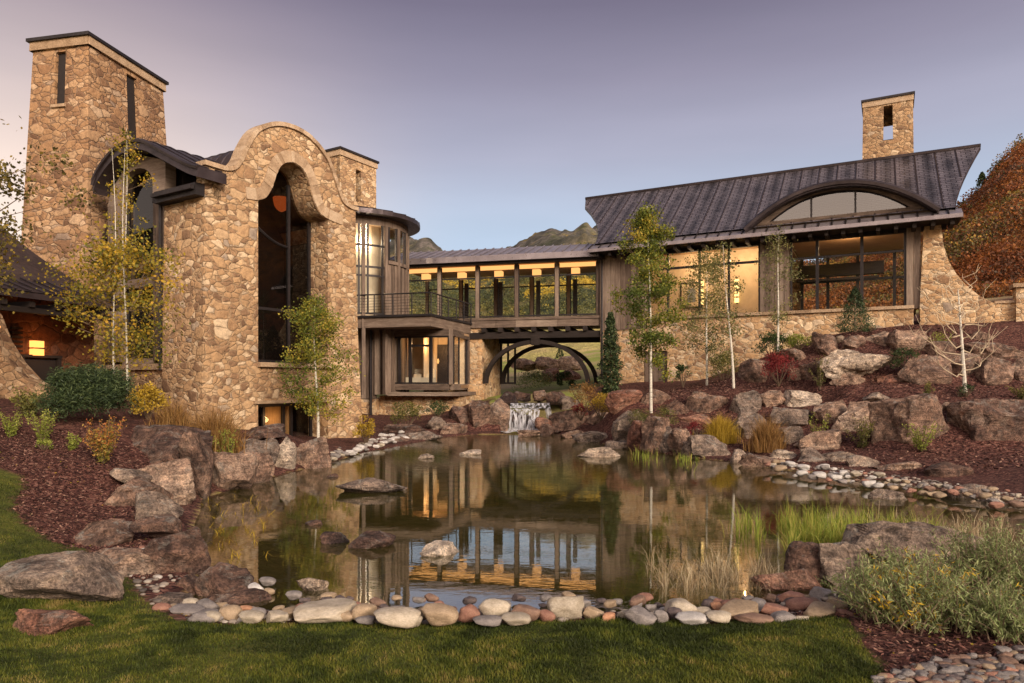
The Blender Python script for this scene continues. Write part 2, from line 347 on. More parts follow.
def shingles():
    m = M('metal_shingles'); uv = m.node('TexCoord').outputs['UV']
    s = m.node('Mapping', ins={0: uv, 3: (1, 1, 1)}).outputs[0]
    br = m.node('TexBrick', offset=.5, ins={'Vector': s, 'Scale': 1.0, 'Mortar Size': .018, 'Mortar Smooth': .3, 'Brick Width': .36, 'Row Height': .20, 'Color1': (.115, .10, .108, 1), 'Color2': (.175, .155, .165, 1), 'Mortar': (.03, .022, .024, 1), 'Bias': .0})
    sp = m.node('SeparateXYZ', ins={0: uv}); n = m.noise(s, .55, 4, .6); f = m.noise(s, 6, 4)
    st = m.math('SINE', m.math('MULTIPLY', sp.outputs[0], 2 * math.pi / .78))
    stc = m.ramp([(.12, (.30, .29, .30)), (.30, (.85, .83, .85)), (.6, (1.25, 1.22, 1.25)), (.9, (1.6, 1.55, 1.6))], m.math('ADD', m.math('MULTIPLY', st, .26), m.math('MULTIPLY', n.outputs[0], .9)))
    base = m.mix(.9, br.outputs[0], stc, 'MULTIPLY')
    ramp_ = m.math('FRACT', m.math('MULTIPLY', sp.outputs[1], 1 / .20))
    h = m.math('SUBTRACT', m.math('MULTIPLY', f.outputs[0], .3), m.math('ADD', ramp_, br.outputs['Fac']))
    m.bsdf(base, m.ramp([(.3, (.33,) * 3), (.7, (.55,) * 3)], f.outputs[0]), m.bump(h, .9, .035), metal=.45); return m.m
SHING = shingles()
def glass_mat(name, tint=(.9, .93, .92), ior=1.5, rough=.0, wob=.0):
    m = M(name); ge = m.node('NewGeometry'); f0 = ((ior - 1) / (ior + 1)) ** 2
    dt = m.node('VectorMath', operation='DOT_PRODUCT', ins={0: ge.outputs['Incoming'], 1: ge.outputs['Normal']}).outputs['Value']
    fr = m.node('MapRange', ins={0: m.math('POWER', m.math('SUBTRACT', 1., m.math('ABSOLUTE', dt)), 5.), 1: 0., 2: 1., 3: f0, 4: 1.})
    g = m.node('BsdfGlossy', ins={'Color': (1, 1, 1, 1), 'Roughness': rough})
    t = m.node('BsdfTransparent', ins={'Color': (*tint, 1)}); x = m.node('MixShader', ins={0: fr.outputs[0], 1: t.outputs[0], 2: g.outputs[0]})
    m.l.new(x.outputs[0], m.out.inputs[0]); return m.m
GLASS = glass_mat('window_glass'); GLASSD = glass_mat('tinted_glass', (.38, .36, .34), 1.5); GLASSM = glass_mat('mirror_tint_glass', (.34, .34, .33), 1.95)
def emit(name, c, s):
    m = M(name); e = m.node('Emission', ins={0: (*c, 1), 1: s}); m.l.new(e.outputs[0], m.out.inputs[0]); return m.m
LAMP = emit('lamp_glow', (1, .45, .14), .95); LAMPB = emit('lamp_bright', (1, .60, .20), 1.9); LAMPO = emit('lamp_orange', (1, .17, .03), .35)
def plain(name, c, rough=.8, var=.3, metal=0.):
    m = M(name); n = m.noise(m.coord(), 3, 4); base = m.mix(var, c, m.ramp([(.3, (.6, .6, .6)), (.7, (1.35, 1.35, 1.35))], n.outputs[0]), 'MULTIPLY')
    m.bsdf(base, rough, m.bump(n.outputs[0], .2, .02), metal=metal); return m.m
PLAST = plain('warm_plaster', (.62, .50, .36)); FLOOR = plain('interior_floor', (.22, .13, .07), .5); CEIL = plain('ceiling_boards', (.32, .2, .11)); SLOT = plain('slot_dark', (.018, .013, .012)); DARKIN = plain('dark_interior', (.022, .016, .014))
def bark_mat():
    m = M('aspen_bark'); n = m.noise(m.coord((6, 6, 26)), 1.0, 5, .6); f = m.noise(m.coord((3, 3, 3)), 2., 4)
    c = m.ramp([(.34, (.05, .04, .035)), (.42, (.50, .46, .38)), (.7, (.66, .62, .54))], n.outputs[0]); m.bsdf(c, .8, m.bump(n.outputs[0], .5, .01), spec=.2); return m.m
BARK = bark_mat(); TWIG = plain('twig_bark', (.20, .14, .09)); STEM = plain('shrub_stems', (.12, .08, .05))
FABRIC = plain('cream_fabric', (.6, .52, .4)); 
def place_rocks(rock):
    T, GR, DK, PA_, RD = 0, 1, 2, 3, 4
    # left bank
    rock(112, 427, 200, 461, 12.3, DK, 'dark broad capping boulder above the pond, under the brown grasses on the left bank', 1.0, .7)
    rock(178, 430, 204, 503, 11.9, T, 'tall brown pillar boulder rising from the water on the left bank', .9, .8, 5)
    rock(126, 456, 190, 508, 11.0, T, 'pale tan slanting slab boulder in front of the dark capping boulder', .7, .6, tilt=-14)
    rock(108, 468, 144, 486, 10.7, GR, 'small flat grey rock half sunk in mulch left of the pale slanting slab', 1.1)
    rock(90, 480, 150, 512, 10.2, T, 'low brown rock emerging from mulch below the small flat grey rock', 1.0)
    rock(130, 492, 180, 528, 9.5, GR, 'rough grey brown lumpy rock below the pale slanting slab', .8, .4, 12)
    rock(66, 524, 130, 556, 8.5, T, 'rounded brown boulder at the edge of mulch and lawn', 1.0)
    rock(126, 517, 180, 547, 8.5, DK, 'dark block rock right of the rounded brown mulch edge boulder', .9, .7)
    rock(78, 552, 150, 592, 6.9, T, 'layered orange brown boulder behind the big lawn boulder', .8, .75)
    rock(143, 530, 203, 590, 7.1, DK, 'dark speckled cube shaped boulder at the left water edge', .8, .8, 6)
    rock(-14, 560, 99, 618, 5.6, GR, 'largest smooth grey boulder lying on the front lawn at left', .9, .35, 8, rough=.07)
    rock(6, 612, 86, 643, 4.95, RD, 'low reddish rock in the grass in front of the largest lawn boulder', .6, .7, 6)
    rock(194, 567, 247, 612, 6.5, DK, 'dark domed boulder at the near left water edge with a light vein', .8, .4, 7)
    rock(162, 579, 208, 606, 6.6, DK, 'low dark slab behind the grey slate rock at the near left water edge', 1.0)
    rock(200, 594, 268, 616, 6.3, DK, 'flat black brown slab lying in water below the dark domed boulder', .7, .8)
    rock(136, 598, 184, 616, 6.1, GR, 'flat grey slate rock where front lawn meets left rocks', .8, .5)
    rock(198, 452, 252, 494, 12.9, T, 'broad tan boulder standing in water right of the brown pillar', .8, .5)
    rock(229, 447, 268, 484, 13.9, T, 'smooth tan dome boulder at the water, second right of the brown pillar', .8, .3, 6)
    rock(200, 440, 234, 462, 14.3, GR, 'low grey rock behind the broad tan boulder, under brown grasses', 1.0)
    rock(236, 438, 277, 475, 15.3, GR, 'upright grey rock between tan dome and pale lichen boulder', .7, .7)
    rock(270, 436, 294, 473, 15.8, PA_, 'pale lichen covered upright boulder below the lower wooden doors', .7, .8)
    rock(290, 437, 328, 469, 16.4, T, 'wide tan boulder in water under the small green aspen', .8, .6)
    rock(232, 424, 286, 441, 16.2, DK, 'flat dark slab on top of the rocks in front of the lower wooden doors', 1.0, .8)
    rock(378, 436, 412, 446, 23.5, DK, 'dark flat slab at water edge under the balcony room shrubs', .8)
    rock(400, 431, 442, 443, 24.5, GR, 'long flat grey slab at water edge in front of the balcony room', .5)
    rock(384, 424, 430, 436, 27.5, DK, 'dark low ledge rock beneath the balcony room bushes', .6)
    rock(424, 417, 452, 433, 27.5, GR, 'grey rounded rock under the balcony room window box', .8)
    rock(440, 423, 467, 436, 26.8, T, 'tan dome rock at the water left of the waterfall cliff', .8)
    rock(448, 406, 470, 428, 28.3, DK, 'dark rough rock climbing behind the tan dome rock', .9)
    rock(464, 400, 490, 435, 28.2, T, 'tall cleft brown rock left of the waterfall', .8, .7, 12)
    rock(484, 398, 510, 434, 28.4, T, 'big smooth brown rock directly left of the waterfall', .8, .7)
    # islands in the pond
    rock(337, 480, 404, 499, 0, GR, 'flat elongated grey rock island, largest in the middle of the pond', .6, .6, sink=.4)
    rock(320, 532, 348, 549, 0, DK, 'small dark pointed rock in the pond, left of the dark flat rock', .8, .4, sink=.4)
    rock(349, 534, 392, 555, 0, DK, 'dark flat angular rock in the pond near the small dark pointed rock', .7, .7, sink=.3)
    rock(420, 544, 457, 562, 0, PA_, 'pale streaked low rock in the pond at the mirrored bridge lights', .9, .4, sink=.4)
    rock(295, 579, 325, 597, 0, PA_, 'small cream stone in shallow water near the front edge', .7, .3, name='stone', cat='stone', sink=.4)
    rock(418, 454, 434, 461, 0, PA_, 'small white stone in the water before the balcony room', .7, .3, name='stone', cat='stone', sink=.4)
    rock(459, 450, 481, 457, 0, PA_, 'flat whitish stone in the water, right of the small white stone', .7, .3, name='stone', cat='stone', sink=.4)
    rock(304, 521, 322, 527, 0, DK, 'tiny dark flat stone breaking the water above the pointed dark rock', .8, .3, name='stone', cat='stone', sink=.6)
    rock(326, 474, 338, 479, 0, DK, 'tiny dark stone breaking the water left of the big grey rock island', .8, .3, name='stone', cat='stone', sink=.6)
    # waterfall
    rock(500, 391, 518, 404, 30.6, DK, 'dark rock beside the upper stream, left lip of the waterfall', .9)
    rock(513, 391, 531, 401, 32.2, DK, 'dark middle rock crossing the upper stream behind the fall', .9)
    rock(533, 390, 548, 401, 32.4, T, 'brown rock crossing the upper stream behind the fall', .9)
    rock(546, 391, 566, 404, 31.4, DK, 'dark rock on the right side of the upper stream', .9)
    rock(556, 396, 580, 412, 30.5, GR, 'dark grey rock at the right lip of the waterfall', .9)
    rock(550, 409, 594, 438, 28.0, T, 'massive tan rock right of the waterfall', .8, .5, 10)
    rock(586, 410, 604, 436, 27.5, T, 'narrow brown rock between the massive tan rock and the dark cleft rock', .8, .8)
    rock(598, 412, 620, 438, 26.8, DK, 'dark cleft rock on the right of the falls, above the flat ledge', .8, .7)
    rock(535, 417, 554, 430, 28.2, RD, 'reddish wet rock splashed by the waterfall', .9, .4)
    rock(517, 430, 541, 440, 0, T, 'low tan rock in water at the foot of the waterfall', .7, .5, sink=.3)
    rock(538, 424, 555, 438, 27.0, T, 'small tan rock under the reddish wet rock', .8)
    rock(561, 430, 586, 442, 0, T, 'tan ledge rock in water right of the waterfall foot', .6, .7, sink=.3)
    rock(572, 432, 621, 448, 0, GR, 'long flat grey ledge rock along the right water edge', .5, .8, sink=.3)
    rock(576, 448, 620, 461, 0, PA_, 'pale flat rock in open water off the right bank', .6, .6, sink=.4)
    rock(605, 441, 634, 453, 0, GR, 'grey flat rock beside the pale flat rock at the right bank', .6, .6, sink=.4)
    # right bank, lower row
    rock(613, 410, 648, 448, 21.8, GR, 'large dark topped grey boulder below the mossy mounds', .8, .6, 11)
    rock(628, 420, 646, 453, 20.9, RD, 'upright reddish stone leaning on the large grey boulder', .8, .5)
    rock(642, 416, 672, 455, 20.0, T, 'pale fronted pink and tan boulder below the first aspen trunk', .8, .5)
    rock(657, 426, 678, 455, 19.9, GR, 'grey dome stone right of the pink and tan boulder', .9, .4)
    rock(670, 428, 694, 457, 19.4, T, 'tan rounded stone with a grey crown at the water edge', .9, .4)
    rock(684, 435, 734, 463, 18.7, GR, 'wide blocky grey boulder at the water below the yellow mound', .7, .8)
    rock(731, 449, 748, 467, 17.6, GR, 'small cube rock at the water right of the wide blocky boulder', .9, .8)
    rock(744, 454, 786, 472, 16.6, T, 'long tan edge rock at the water below the orange grasses', .6, .7)
    rock(772, 450, 800, 464, 17.5, PA_, 'pale flat rock behind the white shore cobbles', .7)
    rock(676, 414, 716, 428, 22.2, RD, 'low reddish ledge rock above the wide blocky boulder', .6, .8)
    # right bank, upper row
    rock(606, 389, 643, 414, 24.0, RD, 'rust brown block under the dark columnar juniper, start of the upper row', .6, .8)
    rock(638, 389, 672, 408, 23.9, T, 'brown squared rock behind the first aspen trunk', .6, .8)
    rock(667, 399, 689, 418, 22.9, DK, 'small dark capped rock between two squared rocks of the upper row', .8, .8)
    rock(684, 391, 733, 420, 22.8, T, 'large squared tan rock above the yellow mound', .6, .85, 6)
    rock(730, 390, 764, 419, 22.4, GR, 'grey lichened squared rock below the leaning aspen trunk', .7, .8)
    rock(761, 390, 788, 410, 22.3, T, 'brown rock with a pale top in the upper row below the red bush', .7, .7)
    rock(787, 390, 830, 410, 22.0, PA_, 'pale capped long rock in the upper row below the red bush', .6, .7)
    rock(736, 410, 772, 444, 20.3, GR, 'grey boulder behind the orange grasses', .8, .6)
    rock(772, 407, 818, 432, 20.6, GR, 'rugged grey pink boulder above the small brick shaped rock', .8, .5, 12)
    rock(776, 426, 804, 448, 19.1, GR, 'grey rock between orange grasses and the brick shaped rock', .8)
    rock(800, 430, 844, 451, 18.2, T, 'brick shaped brown rock with a dark side, near the white cobbles', .7, .92, 3)
    rock(815, 400, 853, 431, 20.2, T, 'tan sloping boulder with a light peak', .8, .4)
    rock(834, 401, 884, 436, 19.6, T, 'big cracked tan boulder behind the green sprigs', .7, .6, 10)
    rock(883, 393, 955, 450, 17.2, T, 'huge rounded tan boulder, biggest on the right bank', .7, .55, 8)
    rock(952, 398, 1044, 450, 17.0, DK, 'huge dark purple boulder at the right edge', .7, .6, 12)
    rock(866, 392, 894, 404, 20.2, GR, 'small grey rock between cracked boulder and biggest tan boulder', .9)
    rock(945, 402, 958, 412, 17.8, T, 'small yellow tan stone wedged between the two huge boulders', .9, .3, name='stone', cat='stone')
    # shore edge row
    rock(798, 448, 830, 465, 17.0, GR, 'grey flat slab above the white shore cobbles, left of three', .7, .7)
    rock(825, 452, 860, 466, 16.8, GR, 'grey flat slab above the white shore cobbles, middle of three', .7, .7)
    rock(850, 456, 884, 474, 15.8, GR, 'grey flat slab above the white shore cobbles, right of three', .7, .7)
    rock(880, 461, 922, 477, 15.2, T, 'wedge shaped brown rock at the foot of the mulch slope', .7, .5)
    rock(926, 464, 976, 484, 14.4, DK, 'dark split rock at the foot of the mulch slope', .7, .7)
    rock(948, 485, 994, 504, 12.2, GR, 'grey low rock pile at the far right water edge', .7, .5)
    rock(989, 496, 1018, 509, 11.6, PA_, 'cream block stone sitting in water at the right edge', .7, .85, 4, sink=.4)
    rock(873, 490, 906, 503, 0, GR, 'low grey rock in the water behind the reeds', .7, .4, sink=.4)
    rock(1012, 500, 1040, 514, 11.4, GR, 'grey rock at the extreme right water edge', .7, .6)
    # second tier
    rock(742, 358, 774, 388, 24.5, T, 'brown upright rock left of the red bush', .8, .7)
    rock(786, 348, 816, 366, 24.6, T, 'brown rounded rock above the red bush', .8, .5)
    rock(790, 364, 806, 388, 23.6, T, 'narrow brown post rock right of the red bush', .8, .8)
    rock(803, 360, 830, 388, 23.2, T, 'upright brown rock behind the second tier shrub', .8, .8)
    rock(818, 331, 842, 364, 24.4, T, 'tall rounded tan rock above the second tier', .8, .5)
    rock(825, 348, 896, 377, 22.0, PA_, 'long pale grey capping slab resting on the smaller brown block', .6, .7, 8)
    rock(832, 372, 880, 389, 22.2, T, 'brown block supporting the long pale capping slab', .5, .85, 4)
    rock(843, 335, 868, 351, 24.2, T, 'tan rock behind the long capping slab, left one', .8, .6)
    rock(868, 330, 902, 351, 24.3, T, 'tan broad rock behind the long capping slab, right one', .8, .6)
    rock(894, 329, 930, 359, 23.6, T, 'big tan round rock above the dark shrub', .7, .5)
    rock(879, 374, 908, 389, 21.9, RD, 'small low reddish rock in front of the dark shrub', .7, .8)
    rock(906, 354, 956, 389, 21.4, T, 'large brown boulder left of the bare white tree trunk', .7, .5)
    rock(940, 352, 992, 388, 21.9, T, 'large brown boulder behind the bare white tree trunk', .7, .5)
    rock(926, 340, 962, 360, 23.2, T, 'pale topped rock above the large brown boulder', .7, .6)
    rock(970, 341, 1030, 363, 23.0, T, 'long sloping slab at the right edge of the second tier', .6, .7)
    rock(986, 357, 1020, 387, 21.3, T, 'squared tan block on the second tier at right', .7, .85, 5)
    rock(1016, 357, 1050, 387, 21.4, T, 'tan block at the extreme right of the second tier', .7, .8)
    rock(974, 330, 997, 344, 24.5, T, 'small rock alone on the upper mulch slope', .8, .5)
    rock(836, 335, 847, 343, 24.6, PA_, 'tiny pale stone on top of the second tier', .9, .2, name='stone', cat='stone')
    # foreground right
    rock(853, 524, 990, 572, 7.3, GR, 'largest flat topped grey boulder behind the silvery bush', .5, .7, 8)
    rock(788, 544, 838, 590, 7.0, DK, 'dark rounded boulder at the right front shore', .8, .45)
    rock(820, 543, 874, 588, 6.9, GR, 'speckled grey boulder between dark boulder and silvery bush', .8, .5, 12)
    rock(756, 570, 826, 600, 6.7, RD, 'long red brown log shaped rock in shallow water at the right front shore', .5, .5, 6)
    # rocks beyond the bridge
    for k, (a, b, c_, e, d, lb) in enumerate([(508, 358, 538, 370, 50, 'left'), (535, 356, 560, 369, 50, 'middle'), (556, 355, 584, 369, 50, 'right'), (542, 368, 560, 384, 46, 'upper'), (560, 369, 582, 384, 46, 'lower')]):
        rock(a, b, c_, e, d, RD if k > 2 else T, {'left': 'tan garden rock seen under the bridge, left of the far row', 'middle': 'tan garden rock seen under the bridge, middle of the far row', 'right': 'tan garden rock seen under the bridge, right of the far row', 'upper': 'reddish rock under the bridge between grey shrub and green bush', 'lower': 'reddish rock under the bridge by the right foot of the arch'}[lb], .6, .7, name='garden_rock')


def place_shrubs(shrub):
    L = LEAF
    shrub(44, 364, 137, 420, 13.1, L['pine'], 'big round dwarf pine with dark green needles on the left bank', 26000, .075, 'ball', aspect=.2)
    shrub(8, 390, 52, 416, 13.2, L['heath'], 'dark straggly bush left of the round dwarf pine', 1500, .06, 'sprig')
    shrub(-6, 413, 27, 440, 12.0, L['lime'], 'pale green tuft at the far left edge of the mulch', 900, .035, 'sprig')
    shrub(27, 409, 59, 442, 11.6, L['lime'], 'yellow green tuft with reddish tips below the dwarf pine', 1100, .035, 'sprig')
    shrub(33, 438, 56, 450, 11.2, L['lime'], 'small low green tuft on the bare mulch', 500, .03, 'ball')
    shrub(61, 426, 82, 447, 11.4, L['lime'], 'small upright green tuft in mulch between two larger tufts', 500, .033, 'sprig')
    shrub(80, 415, 126, 459, 11.0, L['mixed'], 'red tipped green bush left of the dark capping boulder', 2300, .04, 'sprig')
    shrub(128, 385, 168, 421, 15.0, L['yellow'], 'bright yellow leafy bush right of the dwarf pine', 2200, .06)
    shrub(150, 398, 196, 432, 14.2, L['orange'], 'wispy orange grass behind the dark capping boulder', 900, .012, 'grass', aspect=.1)
    shrub(186, 397, 243, 450, 14.2, L['orange'], 'tall brown orange grass clump at the hall corner', 1500, .014, 'grass')
    shrub(205, 415, 250, 452, 13.9, L['lime'], 'green sprigs growing through the brown grass clump at the hall corner', 900, .045, 'sprig')
    shrub(352, 414, 380, 444, 21.5, L['yellow'], 'yellow green round bush at the right corner of the stone hall', 1300, .06)
    shrub(388, 403, 426, 432, 28.6, L['heath'], 'olive bush with yellow leaves below the balcony room', 1600, .07)
    shrub(424, 400, 450, 420, 28.9, L['dark'], 'dark green bush below the window box', 1200, .06)
    shrub(509, 369, 561, 394, 41, L['silver'], 'grey green mound shrub seen under the bridge', 2200, .09, stems=False)
    shrub(553, 370, 578, 392, 40, L['dark'], 'dark green mound shrub seen under the bridge', 1300, .09, stems=False)
    shrub(552, 346, 568, 370, 52, L['dark'], 'little conifer seen under the bridge', 900, .11, 'needle', name='conifer', cat='tree')
    shrub(566, 374, 604, 406, 27.5, L['orange'], 'orange bush at the right foot of the arch', 1800, .06)
    shrub(569, 396, 592, 414, 26.6, L['red'], 'red low bush below the orange arch bush', 900, .05)
    shrub(586, 389, 616, 417, 25.6, L['yellow'], 'round yellow green bush left of the upper rock row', 1800, .05)
    shrub(601, 306, 620, 391, 27.5, L['pine'], 'dark narrow columnar juniper at the wing corner', 6500, .10, 'column', name='columnar_juniper', cat='tree')
    shrub(626, 400, 653, 422, 21.4, L['heath'], 'mossy green mound left of the first aspen trunk', 1600, .035)
    shrub(650, 400, 678, 426, 21.0, L['heath'], 'mossy green mound right of the first aspen trunk', 1600, .035)
    shrub(704, 416, 738, 444, 20.0, L['yellow'], 'yellow rounded grass mound above the blocky grey boulder', 2400, .011, 'grass')
    shrub(684, 422, 712, 440, 20.2, L['red'], 'dark red low plants left of the yellow mound', 700, .04)
    shrub(748, 416, 784, 452, 18.7, L['orange'], 'bright orange wispy grasses right of the yellow mound', 1700, .011, 'grass')
    shrub(674, 360, 692, 388, 27.0, L['dark'], 'small dark bush against the stone wall right of the plank door', 900, .06)
    shrub(706, 354, 742, 388, 26.5, L['heath'], 'broad olive bush against the stone wall under the lit windows', 2200, .06)
    shrub(754, 331, 788, 360, 26.3, L['dark'], 'spreading green juniper left of the third aspen base', 2000, .07)
    shrub(782, 334, 816, 352, 26.0, L['lime'], 'lighter green juniper right of the third aspen base', 1600, .06)
    shrub(760, 350, 797, 386, 23.4, L['red'], 'crimson red bush between second tier rocks', 3200, .05)
    shrub(806, 352, 834, 386, 22.4, L['heath'], 'thin brown green shrub beside the long capping slab', 700, .045, 'sprig')
    shrub(836, 286, 874, 330, 25.2, L['pine'], 'small dark spruce in front of the wide windows', 5000, .085, 'needle', name='spruce', cat='tree', aspect=.25)
    shrub(889, 345, 922, 373, 22.0, L['dark'], 'dark green shrub above the small reddish rock', 1500, .05)
    shrub(918, 334, 962, 352, 23.6, L['lime'], 'yellow green straggly plants on the upper mulch slope', 900, .05, 'sprig')
    shrub(800, 418, 836, 452, 18.6, L['lime'], 'thin green sprigs right of the brick shaped rock', 450, .05, 'sprig')
    shrub(838, 420, 886, 456, 17.9, L['heath'], 'leafy green and yellow sprigs before the cracked tan boulder', 900, .05, 'sprig')
    shrub(895, 424, 948, 454, 16.6, L['lime'], 'yellow green sprigs before the biggest tan boulder', 900, .045, 'sprig')
    shrub(956, 386, 976, 400, 20.2, L['dark'], 'small green plant at the base of the bare white tree', 500, .04)
    shrub(916, 384, 938, 398, 20.4, L['heath'], 'small olive plant left of the bare white tree base', 400, .045, 'sprig')
    shrub(1004, 386, 1040, 402, 20.0, L['heath'], 'olive plant on the mulch shelf at the right edge', 700, .045, 'sprig')

# ---------------------------------------------------------------- pond outline and terrain height
def W0(px, py, z=0.0):
    d = (HC - z) * FOC / (py - HY); return ((px - CX) / FOC * d, d)
POND = [W0(*p) for p in [(168, 606), (260, 612), (400, 618), (560, 612), (700, 610), (806, 603), (842, 590), (880, 572), (960, 556), (1040, 548), (1160, 535),
        (1150, 512), (1060, 512), (1010, 505), (945, 492), (885, 481), (830, 474), (785, 470), (740, 463), (690, 457), (650, 452), (612, 446), (580, 438), (556, 434.5),
        (500, 434.5), (478, 434.5), (446, 437), (400, 446), (365, 452), (325, 464), (285, 473), (240, 487), (205, 497), (196, 515), (190, 545), (196, 575), (190, 595)]]
PA = np.array(POND)
def sdist(X, Y):      # signed distance to the pond outline, negative inside
    X = np.asarray(X, float); Y = np.asarray(Y, float)
    best = np.full(X.shape, 1e9); ins = np.zeros(X.shape, bool); n = len(PA)
    for i in range(n):
        ax, ay = PA[i]; bx, by = PA[(i + 1) % n]
        dx, dy = bx - ax, by - ay
        t = np.clip(((X - ax) * dx + (Y - ay) * dy) / (dx * dx + dy * dy), 0, 1)
        best = np.minimum(best, np.hypot(X - ax - t * dx, Y - ay - t * dy))
        c = ((ay > Y) != (by > Y)) & (X < (bx - ax) * (Y - ay) / (by - ay + 1e-12) + ax)
        ins ^= c
    return np.where(ins, -best, best)
CTRL = [(512, 4, .20), (80, 4.2, .24), (900, 4.2, .20), (512, 5.6, .14), (200, 5.4, .18), (850, 5.4, .18), (0, 5.8, .30), (100, 5.8, .22), (0, 7.9, .85), (60, 7.6, .6), (100, 9.9, 1.0), (150, 9, .6),
 (140, 7.2, .3), (60, 11, 1.4), (160, 12.4, .95), (0, 13, 1.6), (60, 16, 1.65), (120, 18, 1.7), (200, 15, .8), (250, 17, .5), (205, 19.0, .45), (300, 20.5, .2), (330, 23, .15), (370, 25, .25), (420, 28, .12), (450, 30, .3), (380, 31, .25), (430, 31.5, .35), (485, 31, .75),
 (600, 26, .8), (620, 24, 1.0), (620, 26, 1.9), (620, 31, 2.0), (650, 21.8, .8), (700, 22.0, .9), (700, 24, 1.9), (700, 31, 2.05), (745, 20.5, .5), (760, 22.6, 1.2), (760, 24, 1.75), (760, 27, 2.2), (800, 27, 3.2), (800, 18, .45), (800, 21, 1.1), (800, 23, 1.8),
 (850, 17.6, .35), (850, 20.8, 1.45), (850, 22, 1.9), (850, 23.4, 3.2), (850, 27.8, 4.2), (950, 16.6, .4), (950, 18.6, 1.5), (950, 20.8, 1.92), (950, 22.6, 3.0), (950, 26, 4.6), (1060, 17, .5), (1060, 19, 1.5), (1060, 22.5, 3.0), (1060, 26, 4.9), (1150, 20, 2.2),
 (905, 15, .22), (980, 14, .22), (1024, 13.5, .25), (1100, 12, .4), (960, 7.4, .2), (1024, 6, .2), (1200, 8, .4), (540, 30.5, 1.1), (540, 34, 1.2), (540, 40, 1.45), (540, 52, 2.6), (540, 66, 4.2), (400, 45, 2), (300, 40, 1.6), (650, 46, 3), (800, 45, 5.5), (950, 38, 6.5), (1100, 38, 7.5),
 (1400, 20, 5), (0, 30, 1.8), (-300, 20, 1.7), (-300, 8, 1.3), (0, 60, 3), (300, 66, 4), (1000, 64, 11), (512, 1, .25), (-200, 3, .4), (1200, 3, .3)]
CP = np.array([((px - CX) / FOC * d, d, z) for px, d, z in CTRL])
CP = np.vstack([CP, [[-14, -10, .6], [0, -12, .3], [14, -10, .4], [-40, -8, 1.5], [50, -8, 2.5]]])
XP = []
def rec_rock(x0, y0, x1, y1, zd, tone, label, depth=.75, *a_, **k_):
    dd = zd if zd > 3.5 else (HC - zd) * FOC / (y1 - HY)
    if zd == 0: return
    w = (x1 - x0) / FOC * dd; hg = (y1 - y0) / FOC * dd; dy = max(w * depth, hg * .8); x = ((x0 + x1) / 2 - CX) / FOC * dd; zb_ = PX(0, y1, dd).z
    for sx_ in ((-.25, .25) if w > 1 else (0,)): XP.append((x + sx_ * w, dd - dy * .28, zb_ + .02)); XP.append((x + sx_ * w, dd + dy * .62, zb_ + hg * .62))
def rec_plant(x0, y0, x1, y1, dd, *a_, **k_):
    p = PX((x0 + x1) / 2, y1, dd); XP.append((p.x, p.y, p.z + .01))
place_rocks(rec_rock); place_shrubs(rec_plant)
for p in ((651, 413, 22.0), (734, 389, 24.0), (707, 386, 27.0), (778, 352, 26.0), (965, 392, 20.5), (318, 444, 20.0)): q = PX(*p); XP.append(tuple(q))
XP = [p for p in XP if sdist(np.array([p[0]]), np.array([p[1]]))[0] > .25 and p[1] < 35]
XA = np.array(XP)
keep = [i for i in range(len(CP)) if np.min(np.hypot(XA[:, 0] - CP[i, 0], XA[:, 1] - CP[i, 1])) > 1.3]
CP = np.vstack([CP[keep], XA])
_D = np.hypot(CP[:, None, 0] - CP[None, :, 0], CP[:, None, 1] - CP[None, :, 1])
_A = np.zeros((len(CP) + 1,) * 2); _A[:-1, :-1] = -_D - np.eye(len(CP)) * -.35; _A[-1, :-1] = 1; _A[:-1, -1] = 1
_w = np.linalg.solve(_A, np.append(CP[:, 2], 0))
def hsmooth(X, Y):
    r = np.full(X.shape, _w[-1])
    for (cx, cy, _), w in zip(CP, _w[:-1]): r = r - w * np.hypot(X - cx, Y - cy)
    return r
def nz(X, Y, s, seed=0):      # cheap value noise
    X = X / s + seed * 17.3; Y = Y / s + seed * 5.1
    xi = np.floor(X); yi = np.floor(Y); fx = X - xi; fy = Y - yi
    fx = fx * fx * (3 - 2 * fx); fy = fy * fy * (3 - 2 * fy)
    h = lambda a, b: np.modf(np.abs(np.sin(a * 127.1 + b * 311.7) * 43758.5453))[0]
    return (h(xi, yi) * (1 - fx) + h(xi + 1, yi) * fx) * (1 - fy) + (h(xi, yi + 1) * (1 - fx) + h(xi + 1, yi + 1) * fx) * fy - .5
def height(X, Y):
    X = np.asarray(X, float); Y = np.asarray(Y, float)
    d = sdist(X, Y); H = np.maximum(hsmooth(X, Y), .06)
    t = np.clip(d / 1.1, 0, 1); t = t * t * (3 - 2 * t)
    up = .05 + (H - .05) * np.where(Y < 6.6, np.clip(d / 1.1, 0, 1), t)
    # stream bed under the bridge
    u = np.clip(-d / 2.2, 0, 1); dn = -.06 - .5 * u * u * (3 - 2 * u)
    s = np.clip((d + .12) / .24, 0, 1)
    h = dn * (1 - s) + up * s
    nt_ = (np.abs(X - .75) < 1.25) & (Y > 27.5) & (Y < 30.0); h = np.where(nt_, np.minimum(h, -.25), h)
    h = np.where((np.abs(X - .75) < 1.5) & (Y >= 30.0) & (Y < 36.5), np.minimum(h, 1.05), h)
    return h + nz(X, Y, .9, 1) * .05 + nz(X, Y, 3.1, 2) * .10 * np.clip(d / 2, 0, 1)
def gz(x, y): return float(height(np.array([x]), np.array([y]))[0])

